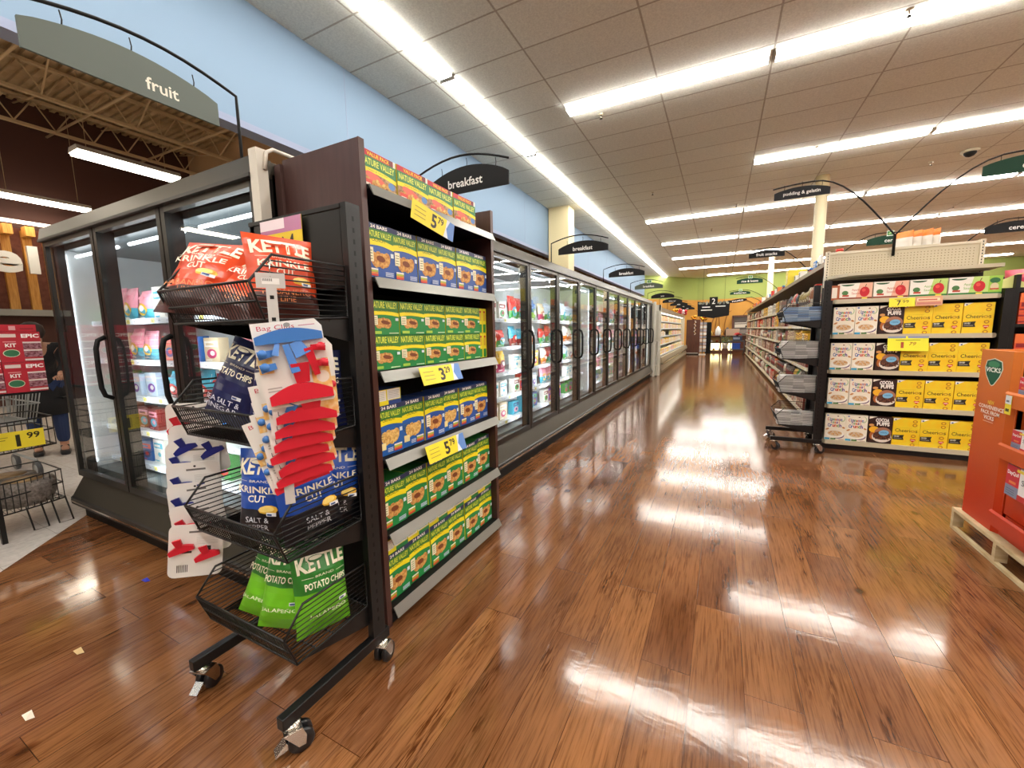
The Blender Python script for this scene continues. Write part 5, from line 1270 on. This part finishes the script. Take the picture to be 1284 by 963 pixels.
# service counter with lit glass case
T = thing('service_counter', 'dark wood service counter with glowing display case at the end of the aisle', 'counter', (-.72, 24.2, 0))
b = MB(); b.box(0, 2.3, 0, .7, 0, .10, M_WALNUT); b.box(0, .03, 0, .7, .1, .86, M_WALNUT); b.box(.68, .74, 0, .7, .1, .86, M_WALNUT); b.box(1.28, 2.3, 0, .7, .1, .86, M_WALNUT); b.box(-.08, 2.4, -.06, .75, .84, .90, M_WALNUT); b.box(.03, 1.28, .6, .7, .1, .84, M_WALNUT); b.box(.03, 1.28, .0, .6, .50, .54, M_WALNUT); b.build('cabinet', T)
b = MB()
for (x0, x1, z0, z1) in ((.03, .68, .56, .82), (.03, .68, .12, .49), (.74, 1.28, .12, .49), (.74, 1.28, .56, .82)): b.quad((x0, .3, z0), (x1, .3, z0), (x1, .3, z1), (x0, .3, z1), E_COUNTER if z0 < .5 else mat('lit_shelf_back', 'e8c070', .5))
b.build('case_lamp', T)
b = MB()
for i in range(8): b.lathe([(.05, 0), (.07, .05), (.002, .12)], C(('d8602a', 'e8e4da', 'c8a040')[i % 3]), 8, (.12+.14*i, .15, .56 if i % 2 else .12))
b.build('bakery_goods', T)
for i, (x, y, c, h, nm) in enumerate([(-.55, 24.35, 'c8b050', .30, 'yellow'), (-.15, 24.4, 'eceae6', .48, 'white'), (.28, 24.35, '3a2418', .42, 'dark brown'), (.5, 24.4, 'c8b89a', .34, 'tan')]):
    b = MB(); b.lathe([(.12, 0), (.14, .05), (.13, h*.6), (.08, h*.85), (.03, h)], C(c, .3), 12); b.tube([(.15, 0, h*.2), (.2, 0, h*.45), (.13, 0, h*.6)], .015, M_BLKM, 5)
    tag(b.build('serving_urn', loc=(x, y, .90)), '%s urn standing on the service counter' % nm, 'urn')
b = MB(); b.box(0, .62, 0, .03, 0, .34, C('c0a890')); b.box(.02, .6, -.002, 0, .02, .32, C('b89c84')); tag(b.build('counter_screen', loc=(.22, 24.2, .90)), 'tan square panel standing on the service counter', 'panel')
# doorway in the far wall
T = thing('door_frame_unit', 'x', 'window')
o = T; o.name = 'window_1'; o['kind'] = 'structure'; del o['label']; del o['category']; o.location = (.55, 27.9, .75)
b = MB(); 
for (x0, x1, z0, z1) in ((0, .10, 0, 1.25), (1.15, 1.25, 0, 1.25), (0, 1.25, 1.17, 1.27)): b.box(x0, x1, -.06, .06, z0, z1, M_WALNUT)
b.build('frame', T)
b = MB(); b.box(.1, 1.15, .02, .06, 0, 1.17, C('4a4038')); a = Art(b, lambda u, v, d: (.1+u, .02-d*5, v))
a.rect(.05, .55, .95, .75, C('c8c0b0')); a.rect(.05, .80, 1.0, .84, C('e0d8c8')); a.rect(.1, .2, .9, .42, C('7a7068')); a.rect(.6, .5, .85, .66, C('1c1a18')); b.build('pass_through_opening', T)
# vine mural lines on the ochre wall
b = MB(); mm_ = mat('mural_bronze', '8a5a20', .6)
def vine(pts): b.tube(pts, .022, mm_, 5)
for (x, dx, zt, top) in ((-.9, -1.2, 2.6, 1), (-.35, .9, 2.9, 1), (-.1, -.2, 2.2, 1), (.15, .35, 2.3, 0), (.9, 1.6, 2.75, 1), (-1.1, .8, 2.4, 0), (-.55, .15, 1.9, 0), (2.0, -.9, 2.9, 1)):
    pts = []
    for i in range(13):
        q = i/12; pts.append((x+dx*(q**2.2), 27.97, .9+(zt-.9)*math.sin(q*math.pi/2)))
    vine(pts)
b.build('trim_5')['kind'] = 'structure'
# stock cart with poinsettia and blue bin
T = thing('stock_cart', 'grey two-shelf stock cart parked at the far end of the right gondola', 'cart', (.42, 22.6, 0))
b = MB()
for z in (.22, .62): b.box(0, .62, 0, .5, z, z+.05, mat('grey_plastic', '4a4c50', .5)); 
for x in (.02, .6):
    for y in (.02, .48): b.tube([(x, y, .08), (x, y, .68)], .02, MATS['grey_plastic'], 6)
b.build('frame', T)
for x in (.05, .57):
    for y in (.04, .46): bb = MB(); bb.cyl((x-.015, y, .045), (x+.015, y, .045), .045, M_RUB, n=12); bb.build('wheel', T)
b = MB(); b.box(0, .34, 0, .3, 0, .26, C('1f4fb0')); b.box(-.015, .355, -.015, .315, .25, .28, C('2a5ec8')); tag(b.build('blue_bin', loc=(.5, 22.68, .271)), 'blue plastic bin on the lower shelf of the stock cart', 'bin')
b = MB(); b.box(0, .4, 0, .35, 0, .22, C('2a3a5a')); b.box(.02, .3, -.01, 0, .06, .16, C('8a94a8')); tag(b.build('navy_crate', loc=(.52, 22.68, .671)), 'navy crate on top of the stock cart', 'crate')
b = MB()
for k in range(14): b.lathe([(.002, -.03), (.07, 0), (.002, .04)], C('c8182c'), 6, (.17*math.sin(k*2.4)*(k/14), .17*math.cos(k*2.4)*(k/14), .1+.03*math.sin(k)))
b.lathe([(.05, 0), (.07, .08)], C('6a2a20'), 8); tag(b.build('red_poinsettia', loc=(.72, 22.85, .892)), 'red poinsettia on the navy crate of the stock cart', 'potted plant')
T = thing('potted_bush', 'green bushy plant in a dark stand left of the stock cart', 'potted plant', (.20, 22.9, 0))
b = MB(); b.lathe([(.10, 0), (.14, .26)], C('d8cfc0'), 10, (0, 0, .28)); b.box(-.14, .14, -.14, .14, 0, .28, M_WALNUT); b.build('pot_stand', T)
b = MB()
for k in range(40):
    a1 = k*2.39996; rr = .16*math.sqrt((k % 10)/10); z = .55+.3*((k*7) % 40)/40
    b.add([(rr*math.cos(a1), rr*math.sin(a1), z), (rr*math.cos(a1)+.08*math.cos(a1+.4), rr*math.sin(a1)+.08*math.sin(a1+.4), z+.03), (rr*math.cos(a1)+.12*math.cos(a1), rr*math.sin(a1)+.12*math.sin(a1), z+.07), (rr*math.cos(a1)+.08*math.cos(a1-.4), rr*math.sin(a1)+.08*math.sin(a1-.4), z+.03)], [(0, 1, 2, 3)], C('3f6a30'))
b.build('foliage', T)

# ================================================================= PRODUCE / DELI SIDE AT THE LEFT
def fixture():
    t = thing('fluorescent_fixture', 'x', 'ceiling light')
    b = MB(); b.prism([(-.16, .0), (.16, .0), (.12, .07), (-.12, .07)], 1, 0, 1.25, M_WHITE); b.build('housing', t)
    b = MB(); b.box(-.15, .15, .02, 1.23, -.03, -.001, E_FIX); b.build('diffuser', t)
    b = MB()
    for y in (.15, 1.1): b.tube([(0, y, .07), (0, y, 1.9)], .004, M_JOIST, 4)
    b.build('hanging_wires', t); return t
i = 0
for x in (-8.3, -11.8, -5.6):  # fixtures outside the view are added to brighten the deck and joists
    for y in (2.68, -1.0, -4.6) if x < -6 else (-2.2, -5.2):
        nm = {(-8.3, 2.68): 'suspended white light fixture, upper and brighter one above the end-cap freezer', (-11.8, 2.68): 'suspended white light fixture, lower one at the left edge above the sign'}.get((x, y), 'suspended white light fixture added to light the produce department, %s outside the view' % ORD[i]); i += 1
        ST.place('fixt', fixture, nm, 'ceiling light', (x, y, 3.95), 0, 'suspended produce lights')
# slatted backdrop with big white letters
b = MB(); m_sl = mat('honey_slat_wood', 'd09a4a', .5, noise=('b87c34', 8, (1, 8, .6)))
for i in range(26):
    y = -1.2+i*.285
    b.box(-12.50, -12.40, y, y+.125, 1.9, 3.45, m_sl); b.box(-12.40, -12.15, y, y+.125, 3.32, 3.50, m_sl)
b.box(-12.62, -12.50, -1.3, 6.25, 1.9, 3.5, mat('brick_red_backing', '7a4a3a', .8, noise=('6a3c30', 12))); b.box(-12.5, -12.25, -1.3, 6.25, 1.78, 1.90, mat('grey_ledge', '8e8c86', .5))
tag(b.build('slat_backdrop'), 'honey wood vertical slats over a red backing behind the white letters', 'wall panel')
b = MB(); b.quad((-12.3, -1.2, 3.56), (-12.3, 6.2, 3.56), (-12.2, 6.2, 3.56), (-12.2, -1.2, 3.56), emis('cove_lamp', 'fff0d8', 8)); b.box(-12.4, -12.15, -1.2, 6.2, 3.565, 3.6, M_WHITE); tag(b.build('cove_light'), 'thin white cove light strip above the wooden slats', 'light')
def letter3d(ch, y0, y1, z0, z1, label):
    vs, fs, asp = textmesh(ch, .035, 4); b = MB(); n = len(vs)
    P = lambda x, y, d: (-12.16-d, y0+x*(y1-y0), z0+y*(z1-z0))
    V = [P(x, y, 0) for x, y in vs]+[P(x, y, .08) for x, y in vs]
    from collections import Counter
    ec = Counter()
    for f in fs:
        for a, c in zip(f, f[1:]+f[:1]): ec[tuple(sorted((a, c)))] += 1
    F = list(fs)+[tuple(n+i for i in f)[::-1] for f in fs]+[(a, c, n+c, n+a) for (a, c), k in ec.items() if k == 1]
    b.add(V, F, M_WHITE); b.tube([P(.5, .6, .04), (-12.42, (y0+y1)/2, z0+.6*(z1-z0))], .01, M_WHITE, 4)
    return tag(b.build('sign_letter'), label, 'sign letter', 'big white wall letters')
letter3d('d', 2.02, 2.46, 2.60, 3.13, 'big white letter d on the wooden slats')
letter3d('e', 2.53, 2.975, 2.59, 2.99, 'big white letter e on the wooden slats')
letter3d('l', 3.06, 3.20, 2.60, 3.13, 'big white letter l on the wooden slats')
letter3d('i', 3.32, 3.46, 2.60, 3.13, 'big white letter i on the wooden slats')

# ---- wire stand with red snack cartons and round baskets
SX = -4.12
T = thing('wire_stand', 'black wire display stand with curved baskets left of the end-cap freezer', 'display stand', (SX-.2, .8, 0))
def smb():
    b = MB(); b.M = Matrix.Translation((-(SX-.2), -.8, 0)); return b
for (x, y) in ((SX+.06, .715), (SX-.5, .705), (SX-.03, .30), (SX-.5, .30)):
    b = smb(); b.box(x-.016, x+.016, y-.012, y+.012, 0, .98, M_BLACK); b.build('leg', T)
def curved_basket(z0, z1, name):
    b = smb()
    def ring(z, s=1.0, r=.005):
        pts = [(SX-.5, .28, z)]
        for i in range(13): q = i/12; pts.append((SX-.06+.10*s*math.sin(math.pi*q)+.0, .28+.76*q, z))
        pts.append((SX-.5, 1.04, z)); b.tube(pts, r, M_BLACK, 5, closed=True)
    for z in (z0, (z0+z1)/2+.01, z1): ring(z, 1 if z > z0 else .8)
    for i in range(25):
        q = i/24; y = .28+.76*q; f = lambda s: SX-.06+.10*s*math.sin(math.pi*q)
        b.tube([(f(1), y, z1), (f(.8), y, z0), (SX-.5, y, z0)], .0025, M_BLACK, 4)
    for k in range(6): b.tube([(SX-.1-.07*k, .28, z0), (SX-.1-.07*k, 1.04, z0)], .0025, M_BLACK, 4)
    return b.build(name, T)
curved_basket(.57, .77, 'upper_basket'); curved_basket(.17, .38, 'lower_basket')
b = smb(); b.box(SX-.5, SX-.02, .30, 1.04, .94, .955, M_BLACK); b.build('carton_shelf', T)
b = smb()
for y in (.86, .98): b.tube([(SX-.1, y, .17), (SX+.0, y, .012), (SX+.0, y+.07, .012), (SX-.1, y+.07, .17)], .005, M_BLACK, 5)
b.build('foot_loop', T)
def epic():
    def f(a, w, h):
        a.rect(0, 0, w, h, C('b01c2c')); a.text('EPIC', w*.54, h*.80, w*.97, h*.93, C('f2ece6'), bold=.04); a.rect(w*.05, h*.82, w*.42, h*.93, C('d8c8c0')); a.text('KIT', w*.14, h*.50, w*.40, h*.62, C('f2ece6'), bold=.03)
        a.rect(w*.1, h*.66, w*.4, h*.69, C('d88a8a')); a.ell(w*.26, h*.3, w*.2, h*.13, C('c8d0b0')); a.ell(w*.26, h*.3, w*.18, h*.11, C('2c6a44'))
        for k in range(2): a.rect(w*.55, h*(.42-.26*k), w, h*(.62-.26*k), mat('berry_print', '5a1420', .5, noise=('a0707a', 90))); a.rect(w*.55, h*(.62-.26*k), w, h*(.67-.26*k), C('d8ccc4'))
        a.rect(w*.55, h*.04, w, h*.10, C('d8ccc4'))
    return carton_mesh(.185, .3, .198, C('a81a2a'), f, 'snack_carton')
for r_ in range(2):
    for i in range(4):
        if r_ == 1 and i == 9: continue
        ST.place('epic', epic, 'red snack carton, %s from right in the %s row on the wire stand' % (ORD[i], ('lower', 'upper')[r_]), 'carton', (SX, .845-i*.188+(.03 if r_ == 0 else 0)*0, .957+.2*r_), R(90), 'red cartons on the wire stand')
for i in range(3): ST.place('epicf', lambda: carton_mesh(.24, .25, .045, C('b01c2c'), lambda a, w, h: (a.rect(w*.5, h*.2, w*.62, h*.8, C('d8a0a0')), a.rect(w*.7, h*.3, w*.95, h*.5, C('8a1420'))), 'snack_carton'), 'flat red carton lying on top of the red snack cartons, %s from right' % ORD[i], 'carton', (SX-.01, .78-i*.25, 1.357), R(90), 'flat red cartons on the wire stand')
flat_card('price_card', 'yellow price card reading 1.99 on the upper curved basket', 'price card', .245, .115, (SX+.045, .72, .595), C('e4cf2c'), lambda a, w, h: (a.text('1', w*.48, h*.12, w*.56, h*.8, C('2a2810'), bold=.04), a.text('99', w*.68, h*.5, w*.92, h*.86, C('2a2810'), bold=.02), a.rect(w*.05, h*.55, w*.3, h*.6, C('9a8c20')), a.rect(w*.05, h*.7, w*.35, h*.74, C('9a8c20'))), rx=0, rz=90)
def round_pack():
    b = MB(); b.lathe([(.12, 0), (.145, .05), (.15, .13), (.14, .16), (.10, .165)], mat('taupe_knit', '8a8078', .6, noise=('5e564e', 60)), 18); b.lathe([(.10, .166), (.002, .17)], mat('tan_lid', 'a88a60', .5), 18); return b.build('round_basket_pack')
for i, (x, y, z) in enumerate([(SX-.14, .88, .18), (SX-.15, .60, .18), (SX-.38, .85, .18)]):
    ST.place('rp', round_pack, 'round woven container in the lower curved basket, %s' % ('right one', 'left one', 'rear one')[i], 'container', (x, y, z), 0, 'woven containers in the wire stand')
for i, (x, y) in enumerate([(SX-.15, .50), (SX-.2, .40)]):
    ST.place('cap', lambda: (lambda b: (b.lathe([(.09, 0), (.1, .03), (.07, .09), (.002, .11)], mat('pale_film', 'c8ccc4', .3), 14), b.build('wrapped_bowl'))[1])(MB()), 'pale wrapped bowl in the upper curved basket, %s one' % ('near', 'far')[i], 'bowl', (x, y, .578), 0, 'wrapped bowls')
# ---- shopper and cart far behind the stand
def skin_body(name, verts, edges, radii, mat_, parent=None, root=0, sub=2):
    me = bpy.data.meshes.new(name); me.from_pydata(verts, edges, []); me.update()
    o = bpy.data.objects.new(name, me); col.objects.link(o)
    sk = o.modifiers.new('skin', 'SKIN'); 
    sd = me.skin_vertices[0].data if me.skin_vertices else None
    if sd is None:
        bm = bmesh.new(); bm.from_mesh(me); bm.verts.layers.skin.verify(); bm.to_mesh(me); bm.free(); sd = me.skin_vertices[0].data
    for i, r in enumerate(radii): sd[i].radius = r if isinstance(r, tuple) else (r, r); sd[i].use_root = (i == root)
    ss = o.modifiers.new('sub', 'SUBSURF'); ss.levels = sub; ss.render_levels = sub
    me.materials.append(mat_)
    if parent is not None: o.parent = parent
    return o
import bmesh
SKN = mat('skin', 'b98a70', .5)
P0 = thing('person', 'person in black coat and blue jeans bending over a cart, behind the wire stand', 'person', (-6.75, 1.64, 0), R(75))
# local: facing -Y, leaning forward
body_v = [(0, .05, .92), (0, .0, 1.02), (0, -.12, 1.18), (0, -.26, 1.30), (0, -.33, 1.34), (0, -.38, 1.38), (0, -.41, 1.46),
          (.17, -.24, 1.30), (.22, -.36, 1.12), (.17, -.52, 1.00), (.16, -.58, .99), (-.17, -.24, 1.30), (-.22, -.36, 1.12), (-.17, -.52, 1.00), (-.16, -.58, .99),
          (.10, .03, .86), (.11, -.04, .48), (.11, .04, .09), (.11, -.10, .04), (-.10, .03, .86), (-.11, .06, .48), (-.11, .16, .10), (-.11, .03, .04)]
body_e = [(0, 1), (1, 2), (2, 3), (3, 4), (4, 5), (5, 6), (3, 7), (7, 8), (8, 9), (9, 10), (3, 11), (11, 12), (12, 13), (13, 14), (0, 15), (15, 16), (16, 17), (17, 18), (0, 19), (19, 20), (20, 21), (21, 22)]
body_r = [.14, .13, .14, .13, .06, .075, .085, .065, .045, .032, .022, .065, .045, .032, .022, .085, .058, .042, .035, .085, .058, .042, .035]
skin_body('body', body_v, body_e, body_r, SKN, P0)
skin_body('coat', [(0, .05, .86), (0, .03, .98), (0, -.12, 1.18), (0, -.25, 1.29), (.18, -.24, 1.30), (.225, -.36, 1.12), (.17, -.51, 1.01), (-.18, -.24, 1.30), (-.225, -.36, 1.12), (-.17, -.51, 1.01), (0, .06, .72)], [(0, 1), (1, 2), (2, 3), (3, 4), (4, 5), (5, 6), (3, 7), (7, 8), (8, 9), (10, 0)], [.165, .155, .165, .15, .085, .06, .048, .085, .06, .048, .20], mat('black_coat', '101014', .8), P0)
skin_body('jeans', [(0, .05, .88), (.10, .03, .82), (.11, -.04, .48), (.11, .04, .12), (-.10, .03, .82), (-.11, .06, .48), (-.11, .16, .12)], [(0, 1), (1, 2), (2, 3), (0, 4), (4, 5), (5, 6)], [.15, .10, .075, .06, .10, .075, .06], mat('blue_denim', '24365e', .8), P0)
for (x, y) in ((.11, .0), (-.11, .12)):
    b = MB(); n = 10
    b.prism([(x-.04, y+.08), (x+.04, y+.08), (x+.048, y-.06), (x+.04, y-.16), (x, y-.18), (x-.04, y-.16), (x-.048, y-.06)], 2, 0, .05, mat('black_shoe', '1a1a1c', .4)); b.prism([(x-.038, y+.08), (x+.038, y+.08), (x+.038, y-.03), (x-.038, y-.03)], 2, .05, .10, MATS['black_shoe']); b.build('shoe', P0, bevel=.012)
for s in (1, -1):
    b = MB()
    for k in range(4):
        dx = (k-1.5)*.016; L_ = (.062, .074, .07, .055)[k]; x = s*.16+dx
        b.tube([(x, -.585, .99), (x, -.60-L_*.4, .985), (x, -.60-L_*.75, .965), (x, -.60-L_*.8, .945)], [.008, .008, .0075, .006], SKN, 6)
    b.tube([(s*.16-s*.03, -.56, .985), (s*.16-s*.05, -.585, .97), (s*.16-s*.045, -.61, .955)], [.010, .009, .007], SKN, 6)
    b.build('fingers', P0)
b = MB(); b.lathe([(.002, -.11), (.08, -.07), (.105, .0), (.09, .07), (.04, .105), (.002, .11)], mat('dark_hair', '2a1c16', .7), 14, (0, -.385, 1.49)); b.build('hair', P0)
b = MB()
for s in (1, -1): b.lathe([(.002, -.012), (.012, 0), (.002, .012)], C('2a1c16'), 8, (s*.032, -.492, 1.47))
b.lathe([(.002, -.02), (.014, -.01), (.002, .025)], SKN, 8, (0, -.50, 1.44)); b.box(-.022, .022, -.495, -.488, 1.405, 1.412, C('8a4a40')); b.build('face', P0)
T = thing('shopping_cart', 'grey shopping cart with round wheels standing on the pale floor behind the wire stand', 'shopping cart', (-6.02, 1.07, 0), R(92))
M_CG = mat('grey_cart_plastic', '8a8c8a', .45)
b = MB()
for z, w2, l2 in ((.55, .22, .36), (.72, .25, .40), (.95, .28, .45)): b.tube([(-w2, -l2, z), (w2, -l2, z), (w2, l2*.7, z), (-w2, l2*.7, z)], .008, M_CG, 6, closed=True)
for i in range(10):
    q = i/9; 
    for s in (-1, 1): b.tube([(s*.28, -.45+.76*q, .95), (s*.22, -.36+.6*q, .55)], .004, M_CG, 4)
    b.tube([(-.22, -.36+.6*q, .55), (.22, -.36+.6*q, .55)], .004, M_CG, 4)
for i in range(8): x = -.28+.08*i; b.tube([(x, -.45, .95), (x*.79, -.36, .55)], .004, M_CG, 4)
b.build('basket', T)
b = MB()
for s in (-1, 1): b.tube([(s*.24, .30, .95), (s*.23, .32, .5), (s*.22, .30, .16), (s*.2, -.3, .17)], .013, M_CG, 6)
b.tube([(-.27, .42, 1.0), (.27, .42, 1.0)], .014, mat('red_handle', 'c02030', .4), 8); b.tube([(-.24, .3, .95), (-.27, .42, 1.0)], .01, M_CG, 6); b.tube([(.24, .3, .95), (.27, .42, 1.0)], .01, M_CG, 6)
b.build('chassis', T)
for (x, y) in ((-.2, -.3), (.2, -.3), (-.22, .3), (.22, .3)):
    b = MB(); b.cyl((x-.014, y, .08), (x+.014, y, .08), .08, mat('dark_wheel', '3a3c3e', .4), n=18); b.cyl((x-.016, y, .08), (x+.016, y, .08), .05, M_CG, n=14); b.build('wheel', T)
b = MB(); b.lathe([(.24, 0), (.22, .2), (.17, .42), (.15, .5)], mat('black_coat'), 18, (0, .06, .50)); b.build('coat_skirt', P0)
P0.scale = (.93, .93, .93)
# scraps on the floor
for i, (x, y, c, nm) in enumerate([(-2.72, .92, '2430b0', 'blue'), (-2.1, .35, 'e8dcc8', 'white curled'), (-1.72, .25, 'e8dcc8', 'white straight'), (-2.35, .55, 'd8b880', 'tan')]):
    b = MB(); b.add([(-.02, -.01, 0), (.03, -.012, .004), (.035, .008, .001), (-.01, .012, .006)], [(0, 1, 2, 3), (3, 2, 1, 0)], C(c)); b.add([(-.02, -.01, -.001), (.03, -.012, .003), (.035, .008, 0), (-.01, .012, .005)], [(0, 1, 2, 3)], C(c))
    tag(b.build('paper_scrap', loc=(x, y, .0015)), '%s scrap lying on the wood floor in front of the end-cap freezer' % nm, 'scrap')
